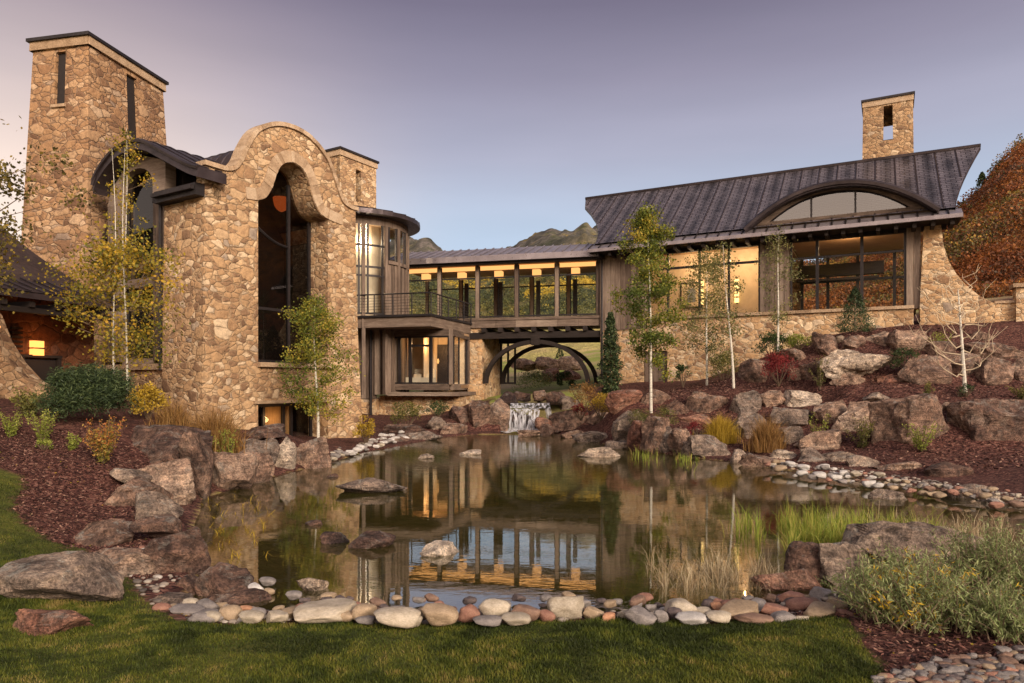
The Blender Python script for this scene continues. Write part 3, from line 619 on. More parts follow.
LAWN_L = [W0(*p) for p in [(-60, 462, ), ]]
def lawn_mask(X, Y):   # true on turf: front strip and the left slope
    h_ = hsmooth(X, Y); Yc = np.maximum(Y, .3); px = CX + FOC * X / Yc; py = HY + (HC - h_) * FOC / Yc
    front = (py > 618 + 2.5 * np.sin(px * .09)) & (px < np.interp(py, [620, 650, 683, 900], [846, 866, 892, 1000])) & (Y < 5.6)
    left = (px < np.interp(py, [458, 466, 478, 492, 508, 522, 540, 552, 575, 588, 605, 640], [-30, 4, 22, 20, 12, 24, 52, 84, 104, 138, 165, 200])) & (Y < 10) & (Y > 4.6)
    return front | left
# near ground sheet
NX, NY = 430, 330
gx = np.concatenate([np.linspace(-60, -14, 60, endpoint=False), np.linspace(-14, 20, NX - 120, endpoint=False), np.linspace(20, 70, 60)])
gy = np.concatenate([np.linspace(-14, 3, 40, endpoint=False), np.linspace(3, 32, NY - 90, endpoint=False), np.linspace(32, 75, 50)])
GX, GY = np.meshgrid(gx, gy)
GZ = height(GX, GY)
nv_, nu_ = GX.shape
idx = np.arange(nv_ * nu_).reshape(nv_, nu_)
F = np.stack([idx[:-1, :-1], idx[:-1, 1:], idx[1:, 1:], idx[1:, :-1]], -1).reshape(-1, 4)
fcx = (GX[:-1, :-1] + GX[1:, 1:]) / 2; fcy = (GY[:-1, :-1] + GY[1:, 1:]) / 2
V = np.stack([GX, GY, GZ], -1).reshape(-1, 3)
me = np_mesh('ground', V, F, smooth=True)
# region weights as point attributes: r lawn, g pond bed, b field
cl = me.color_attributes.new('reg', 'FLOAT_COLOR', 'POINT')
sd = sdist(GX, GY)
lw = lawn_mask(GX, GY).astype(float)
fld = np.clip((GY - 33) / 3, 0, 1) + np.clip((GX - 27) / 4, 0, 1) + np.clip((-GX - 20) / 5, 0, 1) + np.clip((2 - GY) / 2, 0, 1)
stripe = ((GY > 29.8) & (GY < 33) & (np.abs(GX - 1.2) < 2.2)).astype(float)
ca = np.stack([lw, (sd < -.03).astype(float), np.clip(fld + stripe, 0, 1), np.ones_like(lw)], -1).reshape(-1)
cl.data.foreach_set('color', ca.astype(np.float32))
def ground_mat():
    m = M('ground'); c = m.coord()
    reg = m.node('SeparateColor', ins={0: m.node('Attribute', attribute_name='reg').outputs['Color']})
    v = m.node('TexVoronoi', feature='F1', ins={'Vector': m.node('Mapping', ins={0: m.node('VectorMath', operation='MULTIPLY_ADD', ins={0: m.noise(c, 5, 3).outputs['Color'], 1: (.2, .2, .2), 2: c}).outputs[0], 3: (22, 34, 22)}).outputs[0], 'Scale': 1.})
    vc = m.node('SeparateColor', ins={0: v.outputs['Color']}); big = m.noise(c, .8, 5, .6); fine = m.noise(c, 18, 4, .7)
    mulch = m.ramp([(0, (.018, .008, .007)), (.4, (.065, .026, .021)), (.8, (.14, .06, .045)), (1, (.24, .13, .095))], vc.outputs[0])
    mulch = m.mix(.6, mulch, m.ramp([(.3, (.6, .55, .55)), (.7, (1.3, 1.2, 1.2))], big.outputs[0]), 'MULTIPLY')
    gr = m.mix(m.ramp([(.35, (0, 0, 0)), (.65, (1, 1, 1))], big.outputs[0]), (.045, .06, .012), (.10, .10, .018))
    bed = m.mix(m.ramp([(.35, (0, 0, 0)), (.62, (1, 1, 1))], m.noise(c, 2.6, 6, .7).outputs[0]), (.20, .15, .045), (.48, .36, .15))
    bed = m.mix(m.ramp([(.55, (0, 0, 0)), (.66, (1, 1, 1))], m.noise(c, .9, 4).outputs[0]), bed, (.30, .31, .07))
    fn = m.noise(c, .22, 6, .65)
    field = m.ramp([(.25, (.14, .17, .04)), (.45, (.26, .29, .06)), (.6, (.40, .30, .15)), (.8, (.48, .34, .20))], fn.outputs[0])
    a = m.mix(reg.outputs[0], mulch, gr); a = m.mix(reg.outputs[2], a, field); a = m.mix(reg.outputs[1], a, bed)
    a = m.mix(.5, a, m.ramp([(.35, (.55, .55, .55)), (.65, (1.3, 1.3, 1.3))], fine.outputs[0]), 'MULTIPLY')
    h = m.math('ADD', m.math('MULTIPLY', vc.outputs[1], .8), fine.outputs[0])
    m.bsdf(a, .92, m.bump(h, .8, .03), spec=.2); return m.m
g = link(me, 'ground', ground_mat()); tag(g, kind='structure')

# water
def water_mat():
    m = M('pond_water'); c = m.coord((1, 1, 1))
    n1 = m.noise(m.node('Mapping', ins={0: c, 3: (.9, 2.6, 1)}).outputs[0], 1.5, 3, .5); n2 = m.noise(m.node('Mapping', ins={0: c, 3: (2.5, 7, 1)}).outputs[0], 2.4, 2, .5)
    sp = m.node('SeparateXYZ', ins={0: c})
    # water is livelier towards the fall
    k = m.node('MapRange', ins={0: sp.outputs[1], 1: 12., 2: 27., 3: .25, 4: 1.6}).outputs[0]
    h = m.math('MULTIPLY', m.math('ADD', n1.outputs[0], m.math('MULTIPLY', n2.outputs[0], .35)), k)
    b = m.bump(h, .12, .03)
    fr = m.node('Fresnel', ins={'IOR': 3.6}); m.l.new(b, fr.inputs['Normal'])
    gl = m.node('BsdfGlossy', ins={'Color': (1, 1, 1, 1), 'Roughness': .012}); m.l.new(b, gl.inputs['Normal'])
    t0 = m.node('BsdfTransparent', ins={'Color': (.93, .88, .66, 1)}); df = m.node('BsdfDiffuse', ins={'Color': (.30, .27, .08, 1)}); t = m.node('MixShader', ins={0: .10, 1: t0.outputs[0], 2: df.outputs[0]}); fx = m.node('MapRange', ins={0: fr.outputs[0], 1: 0., 2: 1., 3: .08, 4: .95}).outputs[0]; x = m.node('MixShader', ins={0: fx, 1: t.outputs[0], 2: gl.outputs[0]})
    m.l.new(x.outputs[0], m.out.inputs[0]); return m.m
bb = MB(); ctr = PA.mean(0)
pts = [(p[0] + (p[0] - ctr[0]) * .05, p[1] + (p[1] - ctr[1]) * .03) for p in POND]
tri = tessellate_polygon([[Vector((p[0], p[1], 0)) for p in pts]])
bb.add([(p[0], p[1], 0) for p in pts], [tuple(t) for t in tri], .5)
wt = bb.build('pond_water', water_mat(), recalc=True); tag(wt, kind='structure')
wt.name = 'water'
if wt.data.polygons[0].normal.z < 0: wt.data.flip_normals()
# upper stream pool behind the fall
sm = MB(); sm.add([(-1.2, 29.75, 1.12), (2.3, 29.75, 1.12), (2.6, 33, 1.16), (1.9, 37, 1.2), (-.3, 37, 1.2), (-.9, 33, 1.16)], [(0, 1, 2, 3, 4, 5)], .5)
st = sm.build('stream', wt.data.materials[0]); tag(st, kind='structure')

# ---------------------------------------------------------------- far terrain: one ring of hills all round
NA, NR = 1000, 110
az = np.concatenate([np.linspace(-math.pi, R_(-50), 110, endpoint=False), np.linspace(R_(-50), R_(50), NA - 220, endpoint=False), np.linspace(R_(50), math.pi, 110, endpoint=False)])
rr = 52 * (1900 / 52) ** np.linspace(0, 1, NR)
AZ, RR = np.meshgrid(az, rr)
tx = np.tan(np.clip(AZ, -1.2, 1.2))         # image-plane column for front azimuths
def skyel(AZ):
    pxc = np.degrees(AZ)
    e = np.interp(pxc, [-180, -120, -75, -50, -36, -20, -12, -9, -6.9, -5.2, -3.5, -2, .5, 4, 6, 12, 22, 30, 32, 34.5, 36.6, 42, 60, 90, 130, 180],
                  [.20, .26, .20, .12, .12, .16, .20, .232, .222, .200, .19, .19, .212, .232, .240, .20, .18, .225, .232, .295, .362, .38, .42, .40, .26, .20])
    return e * np.cos(np.clip(AZ, -.95, .95) * (np.abs(AZ) < .95))
RP = np.interp(np.degrees(AZ), [-180, -60, -5, 8, 24, 31, 37, 80, 130, 180], [500, 620, 900, 800, 320, 190, 210, 260, 400, 500])
E = skyel(AZ)
T = np.clip((RR - 52) / (RP - 52), 0, None)
def fbm(X, Y, s):
    r = 0; a = 1
    for k in range(5): r = r + a * nz(X, Y, s / 2 ** k, k + 3); a *= .5
    return r
XX, YY = RR * np.sin(AZ), RR * np.cos(AZ)
base0 = 3.0 + 9 * np.clip((np.degrees(AZ) - 14) / 20, 0, 1) * (np.degrees(AZ) < 140)
prof = np.where(T <= 1, T ** 1.15, 1 - (T - 1) * .35)
ZZ = base0 * np.clip(1 - T, 0, 1) - .8 * (RR < 56) + E * RP * prof
ridge = fbm(XX, YY, 160) * .09 + np.abs(fbm(XX + 300, YY, 60)) * -.13 + fbm(XX, YY, 24) * .035
ZZ = ZZ + ridge * RP * np.clip(T, 0, 1) * np.interp(np.degrees(AZ), [-180, 20, 30, 180], [.6, .6, .28, .4]) * .8
ZZ = np.maximum(ZZ, -5)
_k = np.clip((RR - 52) / 26, 0, 1); _k = _k * _k * (3 - 2 * _k)      # the ring rises out of the near ground
_H = height(np.clip(XX, -59, 69), np.clip(YY, -13, 74)) - .6
ZZ = np.where(_k < 1, _H * (1 - _k) + ZZ * _k, ZZ)
idx = np.arange(NA * NR).reshape(NR, NA)
nx = np.roll(idx, -1, 1)
F = np.stack([idx[:-1], nx[:-1], nx[1:], idx[1:]], -1).reshape(-1, 4)
me = np_mesh('hills', np.stack([XX, YY, ZZ], -1).reshape(-1, 3), F, smooth=True)
me.flip_normals() if me.polygons[10].normal.z < 0 else None
def hill_mat():
    m = M('hills'); c = m.coord(); g = m.node('NewGeometry'); nzv = m.node('SeparateXYZ', ins={0: g.outputs['Normal']}).outputs[2]
    sp = m.node('SeparateXYZ', ins={0: c})
    n = m.noise(c, .012, 8, .62); t = m.noise(c, .10, 6, .75); v = m.node('TexVoronoi', ins={'Vector': c, 'Scale': .16}); vc = m.node('SeparateColor', ins={0: v.outputs['Color']})
    green = m.ramp([(.30, (.03, .04, .028)), (.44, (.08, .085, .045)), (.50, (.19, .155, .07)), (.56, (.48, .32, .05)), (.62, (.22, .18, .07)), (.75, (.07, .08, .04))], n.outputs[0])
    green = m.mix(.8, green, m.ramp([(.35, (.35, .35, .35)), (.62, (1.5, 1.5, 1.4))], t.outputs[0]), 'MULTIPLY')
    rock = m.ramp([(.3, (.028, .032, .024)), (.5, (.085, .078, .065)), (.7, (.20, .17, .155))], t.outputs[0])
    hi = m.node('MapRange', ins={0: m.math('ADD', sp.outputs[2], m.math('MULTIPLY', n.outputs[0], 90.)), 1: 85., 2: 150., 3: 0., 4: 1.}).outputs[0]
    a = m.mix(m.math('MULTIPLY', hi, m.ramp([(.36, (0, 0, 0)), (.48, (1, 1, 1))], m.noise(c, .045, 6, .7).outputs[0])), green, rock)
    org = m.ramp([(.28, (.05, .035, .025)), (.42, (.18, .06, .025)), (.52, (.24, .09, .02)), (.62, (.12, .06, .035)), (.72, (.11, .09, .03))], m.noise(c, .05, 7, .7).outputs[0])
    org = m.mix(.7, org, m.ramp([(.35, (.5, .5, .5)), (.62, (1.4, 1.4, 1.4))], m.noise(c, .5, 5, .7).outputs[0]), 'MULTIPLY')
    side = m.node('MapRange', ins={0: m.math('DIVIDE', sp.outputs[0], m.math('ADD', m.math('ABSOLUTE', sp.outputs[1]), 20.)), 1: .28, 2: .42, 3: 0., 4: 1.}).outputs[0]
    a = m.mix(side, a, org)
    low = m.node('MapRange', ins={0: m.node('VectorMath', operation='LENGTH', ins={0: c}).outputs['Value'], 1: 90., 2: 160., 3: 1., 4: 0.}).outputs[0]
    fld = m.ramp([(.3, (.18, .20, .05)), (.5, (.38, .32, .12)), (.65, (.48, .34, .18))], m.noise(c, .08, 5, .6).outputs[0])
    a = m.mix(m.math('MULTIPLY', low, m.math('SUBTRACT', 1., side)), a, fld)
    m.bsdf(a, .95, m.bump(t.outputs[0], 1., 3.), spec=.1); return m.m
h = link(me, 'hills', hill_mat()); tag(h, kind='structure')
from mathutils.bvhtree import BVHTree
HB = BVHTree.FromPolygons([tuple(p) for p in np.stack([XX, YY, ZZ], -1).reshape(-1, 3)], F.tolist())
def hill_z(x, y):
    r = HB.ray_cast(Vector((x, y, 900)), Vector((0, 0, -1))); return r[0].z if r[0] else 0

# ---------------------------------------------------------------- leaf helper
def leaves(C, size, aspect=.6, up=0., val=None, seed=0, bend=False):
    """one rhombic leaf per centre"""
    g_ = np.random.default_rng(seed); n = len(C)
    if np.isscalar(size): size = np.full(n, size)
    size = size * g_.uniform(.6, 1.35, n)
    a = g_.normal(size=(n, 3)); a[:, 2] += up; a /= np.linalg.norm(a, axis=1)[:, None] + 1e-9
    b = g_.normal(size=(n, 3)); b -= a * (a * b).sum(1)[:, None]; b /= np.linalg.norm(b, axis=1)[:, None] + 1e-9
    a = a * size[:, None]; b = b * (size * aspect)[:, None]
    V = np.stack([C - a * .5, C - b * .5, C + a * .5, C + b * .5], 1).reshape(-1, 3)
    F = np.arange(n * 4).reshape(n, 4)
    if val is None: val = g_.random(n)
    return V, F, val
def leaf_obj(name, C, size, mat, parent=None, loc=None, **k):
    V, F, val = leaves(np.asarray(C, float), size, **k)
    o_ = off(parent) if parent is not None else (Vector(loc) if loc is not None else Vector((0, 0, 0)))
    me = np_mesh(name, V - np.array(o_)[None, :], F, val)
    return link(me, name, mat, parent, loc)
def blades(X, Y, Z, hgt, wid, lean, seed=0):
    g_ = np.random.default_rng(seed); n = len(X)
    th = g_.uniform(0, 2 * math.pi, n); ph = g_.uniform(0, 2 * math.pi, n); L = np.abs(g_.normal(0, lean, n)) * hgt
    wx, wy = np.cos(th) * wid / 2, np.sin(th) * wid / 2
    dx, dy = np.cos(ph) * L, np.sin(ph) * L
    p0 = np.stack([X - wx, Y - wy, Z], -1); p1 = np.stack([X + wx, Y + wy, Z], -1)
    m0 = np.stack([X + dx * .3 - wx * .8, Y + dy * .3 - wy * .8, Z + hgt * .55], -1); m1 = np.stack([X + dx * .3 + wx * .8, Y + dy * .3 + wy * .8, Z + hgt * .55], -1)
    t0 = np.stack([X + dx - wx * .1, Y + dy - wy * .1, Z + hgt * np.sqrt(np.clip(1 - (L / hgt) ** 2 * .4, .2, 1))], -1); t1 = t0 + np.stack([wx * .2, wy * .2, wx * 0], -1)
    V = np.stack([p0, p1, m1, m0, t1, t0], 1).reshape(-1, 3)
    b = np.arange(n)[:, None] * 6
    F = np.concatenate([b + np.array([[0, 1, 2, 3]]), b + np.array([[3, 2, 4, 5]])], 0)
    return V, F
# ---------------------------------------------------------------- turf blades, bark chips
def scatter(x0, x1, y0, y1, dens, mask):
    n = int((x1 - x0) * (y1 - y0) * dens); X = rng.uniform(x0, x1, n); Y = rng.uniform(y0, y1, n)
    vis = np.abs(X) < Y * .80 + .4
    k = vis & mask(X, Y); return X[k], Y[k]
A = [scatter(-4.5, 4.2, 3.7, 5.7, 9000, lawn_mask), scatter(-8.2, -2.8, 5.0, 9.8, 3600, lawn_mask)]
GXs = np.concatenate([a[0] for a in A]); GYs = np.concatenate([a[1] for a in A])
hh = rng.uniform(.014, .036, len(GXs)) * (1 + .9 * nz(GXs, GYs, .5, 9)); Vv, Ff = blades(GXs, GYs, height(GXs, GYs) - .005, hh, .0055, .55, 3)
vv = np.clip(.42 + .9 * nz(GXs, GYs, .45, 4) + .9 * nz(GXs, GYs, .11, 6) + rng.normal(0, .16, len(GXs)), 0, 1)
GRASS = leaf_mat('turf', [(0, (.024, .034, .006)), (.35, (.062, .084, .012)), (.7, (.13, .14, .018)), (.93, (.17, .155, .03)), (1, (.25, .19, .06))], .25)
t = link(np_mesh('lawn_grass', Vv, Ff, np.tile(vv, 2)), 'lawn_grass', GRASS)
tag(t, 'short green turf on the front lawn and left slope', 'grass', kind='stuff')
def chips(name, X, Y, s, seed, label):
    g_ = np.random.default_rng(seed); n = len(X); Z = height(X, Y) + g_.uniform(.0, .02, n)
    C = np.stack([X, Y, Z], -1); V, F, v = leaves(C, s, .38, 0, seed=seed)
    V = V.reshape(n, 4, 3); V[:, :, 2] = C[:, None, 2] + (V[:, :, 2] - C[:, None, 2]) * .45; V = V.reshape(-1, 3)
    o = link(np_mesh(name, V, F, v), name, CHIP); tag(o, label, 'mulch', kind='stuff'); return o
CHIP = leaf_mat('bark_chips', [(0, (.015, .006, .006)), (.4, (.075, .028, .023)), (.8, (.17, .075, .056)), (1, (.30, .18, .13))], 0., .8)
notlawn = lambda X, Y: (~lawn_mask(X, Y)) & (sdist(X, Y) > .35)
X, Y = scatter(-9.5, -3.2, 6.8, 12.5, 1500, notlawn); chips('bark_mulch', X, Y, .05, 11, 'red brown bark mulch on the left bank below the shrubs')
X, Y = scatter(1.8, 5.2, 3.8, 7.2, 1500, lambda X, Y: (~lawn_mask(X, Y)) & (sdist(X, Y) > .25)); chips('bark_mulch', X, Y, .045, 12, 'dark bark mulch under the silvery bush at lower right')
X, Y = scatter(3.5, 17, 14.5, 27.5, 170, lambda X, Y: (sdist(X, Y) > .9) & (X > .26 * Y - 1)); chips('bark_mulch', X, Y, .10, 13, 'red bark mulch on the terraces of the right bank')
# ---------------------------------------------------------------- stone tower (left)
def taper(C0, C1, B0, B1, zt):      # wall face between two top corners C0,C1 and bottom corners B0,B1
    C0, C1, B0, B1 = map(lambda q: Vector(q[:2]), (C0, C1, B0, B1))
    Lw = (C1 - C0).length; u = (C1 - C0).normalized(); nrm = Vector((u.y, -u.x))
    def F(s, o, z):
        k = z / zt; a = B0.lerp(C0, k); b = B1.lerp(C1, k); p = a.lerp(b, s / Lw) + nrm * o
        return Vector((p.x, p.y, z))
    return F, Lw
TZ = 13.1
C = Vector((-13.5, 22)); Rt = C + Vector((.174, .985)) * 3.5; Lt = C + Vector((-.978, .208)) * 2.1; Bk = Rt + (Lt - C)
Rb = Rt + Vector((.55, .7)); Lb = Lt + Vector((-.9, .1)); Bb = Bk + Vector((-.7, .7)); Cb = C + Vector((0, -.12))
tw = thing('stone_tower', (C.x, C.y, 1.4), 'tall tapered fieldstone tower with slot openings near its top, left of the arched gable', 'tower')
F1, L1 = taper(Lt, C, Lb, Cb, TZ); F2, L2 = taper(C, Rt, Cb, Rb, TZ); F3, L3 = taper(Rt, Bk, Rb, Bb, TZ); F4, L4 = taper(Bk, Lt, Bb, Lb, TZ)
w = MB()
def slot(L, a, b, z0, z1): return rect(L * a, L * b, z0, z1)
w.solid([rect(0, L1, 0, 12.8), slot(L1, .42, .60, 11.0, 12.7)], F1, 0, -.45)
w.solid([rect(0, L2, 0, 12.8), slot(L2, .47, .61, 10.5, 12.65)], F2, 0, -.45)
w.solid([rect(0, L3, 0, 12.8)], F3, 0, -.45); w.solid([rect(0, L4, 0, 12.8)], F4, 0, -.45)
w.build('wall', STONE_T, tw)
q = MB(); q.fbox(F1, L1 * .42 + .01, L1 * .60 - .01, -.16, -.10, 11.01, 12.69); q.build('slot_shade_panel', SLOT, tw)  # black panels added in both slots, standing in for the shade inside
q = MB(); q.fbox(F2, L2 * .47 + .01, L2 * .61 - .01, -.16, -.10, 10.51, 12.64); q.build('slot_shade_panel', SLOT, tw)
for (Fq, L, a, b, z0) in ((F1, L1, .42, .60, 11.0), (F2, L2, .47, .61, 10.5)):
    q = MB(); q.fbox(Fq, L * a - .06, L * b + .06, -.1, .07, z0 - .1, z0 - .005); q.build('slot_sill', DRESS, tw)
q = MB()
for Fq, L in ((F1, L1), (F2, L2), (F3, L3), (F4, L4)): q.fbox(Fq, -.06, L + .06, -.5, .09, 12.803, 13.07)
q.build('stone_band', DRESS, tw)
q = MB()
pts = [F1(-.14, .16, 13.075), F1(L1 + .14, .16, 13.075), F2(L2 + .14, .16, 13.075), F3(L3 + .14, .16, 13.075)]
q.hexa(pts + [p + Vector((0, 0, .10)) for p in pts]); q.build('metal_cap', BLACK, tw)

# ---------------------------------------------------------------- gabled hall with the curved parapet
u = Vector((.5193, .8546)); nf = Vector((.8546, -.5193))       # along the gable wall, outward normal
HO = (-8.54, 19.2); HF = frame(HO, u, nf); LH = 5.87
def HP(s, o, z):      # battered right and left edges
    k = max(0, (8.2 - z) / 8.2); q = s + (.40 * k * k if s > LH - .01 else 0) - (.12 * k if s < .01 else 0)
    return HF(q, o, z)
hall = thing('stone_hall', (-7, 21.8, .2), 'golden fieldstone hall with a curved ogee parapet over a tall bell shaped window recess', 'house')
def smooth(pts, n=4):       # catmull-rom resample
    o = []
    for i in range(len(pts) - 1):
        p0 = pts[max(i - 1, 0)]; p1 = pts[i]; p2 = pts[i + 1]; p3 = pts[min(i + 2, len(pts) - 1)]
        for k in range(n):
            t = k / n
            o.append(tuple(.5 * (2 * p1[j] + (p2[j] - p0[j]) * t + (2 * p0[j] - 5 * p1[j] + 4 * p2[j] - p3[j]) * t * t + (3 * p1[j] - p0[j] - 3 * p2[j] + p3[j]) * t ** 3) for j in (0, 1)))
    o.append(pts[-1]); return o
outer = smooth([(.55, 8.08), (.92, 8.18), (1.2, 8.5), (1.4, 8.95), (1.78, 9.55), (2.4, 9.93), (3.1, 10.05), (3.8, 9.93), (4.45, 9.52), (4.8, 8.95), (5.0, 8.55), (5.25, 8.2), (5.6, 8.08)])
inner = smooth([(1.75, 7.5), (2.08, 7.68), (2.32, 8.1), (2.5, 8.58), (2.75, 8.88), (3.12, 9.0), (3.48, 8.88), (3.72, 8.55), (3.92, 8.02), (4.2, 7.64), (4.58, 7.5)])
body = [(0, -.3), (0, 4), (0, 8.08)] + outer + [(LH, 8.08), (LH, 6), (LH, 4), (LH, 2), (LH, -.3)]
w = MB(); w.solid([body, [(1.77, 2.66)] + [(1.77, 7.5)] + inner[1:-1] + [(4.58, 7.5), (4.58, 2.66)], rect(1.77, 4.58, 0.0, 1.4)], HP, 0, -.38)
body2 = [(0, -.3), (0, 4), (0, 7.5)] + [(3.05 + (x - 3.05) * (.93 if z > 8.3 else 1), z - .40) for x, z in outer] + [(LH, 7.5), (LH, 6), (LH, 4), (LH, 2), (LH, -.3)]
w.solid([body2, [(1.77, 2.66)] + [(1.77, 7.5)] + inner[1:-1] + [(4.58, 7.5), (4.58, 2.66)], rect(1.77, 4.58, 0.0, 1.4)], HP, -.381, -.95)
# sides and back of the hall
w.solid([[(0, -.3), (.93, -.3), (.93, 7.2), (0, 7.2)]], lambda s, o, z: HF(o - .12 * max(0, (8.2 - z) / 8.2), -s - .96, z), 0, .9)
w.solid([[(0, -.3), (5, -.3), (5, 7.6), (0, 7.6)]], lambda s, o, z: HF(LH - .02 + .40 * max(0, (8.2 - z) / 8.2) ** 2 + o, -s - .96, z), -.5, 0)
w.build('wall', STONE, hall)
# ragged left shoulder coping, outer coping that follows the curve
def band(path, a0, a1, F, o0, o1):      # ring of stones along a path, between normal offsets a0..a1
    m = MB(); n = len(path)
    nr = []
    for i in range(n):
        p, q = path[max(i - 1, 0)], path[min(i + 1, n - 1)]; d = Vector((q[0] - p[0], q[1] - p[1])).normalized(); nr.append((-d.y, d.x))
    for i in range(n - 1):
        A = [(path[i][0] + nr[i][0] * a, path[i][1] + nr[i][1] * a) for a in (a0, a1)]; B = [(path[i + 1][0] + nr[i + 1][0] * a, path[i + 1][1] + nr[i + 1][1] * a) for a in (a0, a1)]
        j = random.uniform(-.012, .012)
        m.hexa([F(A[0][0], o0, A[0][1]), F(B[0][0], o0, B[0][1]), F(B[0][0], o1 + j, B[0][1]), F(A[0][0], o1 + j, A[0][1]),
                F(A[1][0], o0, A[1][1]), F(B[1][0], o0, B[1][1]), F(B[1][0], o1 + j, B[1][1]), F(A[1][0], o1 + j, A[1][1])])
    return m
band([(-.05, 8.09)] + [(x, z + .01) for x, z in outer] + [(LH + .1, 8.09)], 0, .13, HF, -.42, .07).build('coping', DRESS, hall)
band([(1.35, 7.45), (1.7, 7.49)] + [(x, z) for x, z in inner] + [(4.9, 7.46), (5.2, 7.44)], .012, .36, HF, -.3, .035).build('archivolt', DRESS, hall)
# window set back in the recess
O_ = -.86
w = MB()
for s in (1.79, 3.62, 4.50): w.fbox(HF, s - .02, s + .07, O_ - .05, O_ + .05, 2.70, 7.5 if s != 3.62 else 8.55, .3)
for z in (2.68, 4.35): w.fbox(HF, 1.87 if z > 3 else 1.78, 4.50, O_ - .045, O_ + .055, z, z + .09, .3)
# curved glazing bar under the lamp
arc = [HF(1.85 + 1.75 * k / 10, O_ + .02, 7.35 - .85 * math.sin(math.pi * .5 * k / 10)) for k in range(11)]
w.tube(arc, .04, 5, .3)
w.build('window_frame', BLACK, hall)
w = MB(); w.add([HF(s, O_, z) for s, z in [(1.75, 2.66), (4.6, 2.66), (4.6, 7.5)] + [(x, z) for x, z in reversed(inner)] + [(1.75, 7.5)]], [tuple(range(len(inner) + 4))], .5)
w.build('window_pane', GLASSD, hall, recalc=False)
w = MB(); w.fbox(HF, 1.75, 4.62, -.93, .14, 2.52, 2.655); w.build('window_sill', DRESS, hall)
# lower level doors
w = MB(); w.fbox(HF, 1.78, 4.57, -.80, -.72, 1.28, 1.39, .3)
for s in (1.78, 2.52, 3.30, 3.62, 4.47): w.fbox(HF, s, s + .09, -.80, -.715, 0, 1.278, .3)
w.build('lower_window_frame', BLACK, hall)
w = MB()
for s in (2.62, 3.40): w.fbox(HF, s, s + (.66 if s < 3 else .22), -.86, -.79, 0, 1.27)
w.build('wooden_door', WOODW, hall)
w = MB(); w.add([HF(1.8, -.76, 0.), HF(4.5, -.76, 0.), HF(4.5, -.76, 1.28), HF(1.8, -.76, 1.28)], [(0, 1, 2, 3)], .5); w.build('lower_window_pane', GLASS, hall, recalc=False)
w = MB(); w.fbox(HF, 1.6, 4.7, -.94, .08, 1.405, 1.50); w.build('lintel', DRESS, hall)
# dark room behind
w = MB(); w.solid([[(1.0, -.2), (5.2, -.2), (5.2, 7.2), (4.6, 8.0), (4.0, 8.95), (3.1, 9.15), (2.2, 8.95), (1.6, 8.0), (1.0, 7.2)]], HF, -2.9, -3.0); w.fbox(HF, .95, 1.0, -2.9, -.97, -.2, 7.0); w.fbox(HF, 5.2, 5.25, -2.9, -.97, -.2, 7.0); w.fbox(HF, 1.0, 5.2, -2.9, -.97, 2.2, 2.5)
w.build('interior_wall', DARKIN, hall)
# barrel roof behind the parapet
prof = [(.35, 6.9)] + [(3.05 + (x - 3.05) * .9, z - .38) for x, z in outer] + [(5.7, 6.9)]
w = MB()
n = len(prof) - 1
w.grid(lambda a, b: HF(prof[min(int(round(a * n)), n)][0], -.97 - b * 5.4, prof[min(int(round(a * n)), n)][1]), n, 12, thick=Vector((0, 0, -.12)), val=.5)
w.build('barrel_roof', METAL, hall)
w = MB()
for k in range(12):
    o = -1.2 - k * .45; w.tube([HF(x, o, z + .01) for x, z in prof[::2]], .028, 4)
w.build('roof_seam', METAL, hall)
# timber window bay between tower and gable; sB runs from the hall corner along the side wall
BF = frame(HO, (-.8546, .5193), (-.5193, -.8546))
w = MB()
for a, b in ((1.95, 2.60), (4.28, 5.06)):
    for k in range(3): w.fbox(BF, a + (b - a) * k / 3 + .01, a + (b - a) * (k + 1) / 3 - .01, -.5, -.02 - .05 * abs(k - 1), 2.7, 7.6)
w.build('timber_post', WOODV, hall)
ahole = [(2.62, 7.6)] + [(4.26, 7.6)] + [(3.44 + .82 * math.cos(math.pi * k / 12), 8.0 + .55 * math.sin(math.pi * k / 12)) for k in range(13)]
w = MB(); w.solid([[(1.96, 7.605), (2.60, 7.605)] + [(3.44 - .84 * math.cos(math.pi * k / 12), 8.0 + .57 * math.sin(math.pi * k / 12)) for k in range(13)] + [(4.28, 7.605), (5.05, 7.605), (4.85, 8.1), (4.3, 8.5), (3.6, 8.85), (2.9, 8.85), (2.2, 8.65), (1.96, 8.5)]], BF, -.06, -.4); w.build('arched_head', WOODH, hall)
w = MB()
w.fbox(BF, 2.61, 4.27, -.38, -.12, 4.95, 5.22)
w.build('window_rail', WOODH, hall)
w = MB(); w.fbox(BF, 2.61, 4.27, -.38, -.10, 2.6, 2.78)
w.build('window_rail', WOODH, hall)
w = MB()
for s in (2.62, 4.18):
    w = MB(); w.fbox(BF, s, s + .07, -.32, -.2, 2.785, 8.0, .3); w.build('bay_window_frame', BLACK, hall)
w = MB(); w.add([BF(2.55, -.26, 2.7), BF(4.45, -.26, 2.7), BF(4.45, -.26, 8.5), BF(2.55, -.26, 8.5)], [(0, 1, 2, 3)], .5); w.build('bay_window_pane', GLASSD, hall, recalc=False)
w = MB(); w.fbox(BF, 1.85, 5.3, -.55, .02, -.2, 2.42); w.build('bay_base', STONE, hall)
w = MB(); w.fbox(BF, 1.85, 5.35, -.55, .10, 2.425, 2.6); w.build('bay_sill', DRESS, hall)
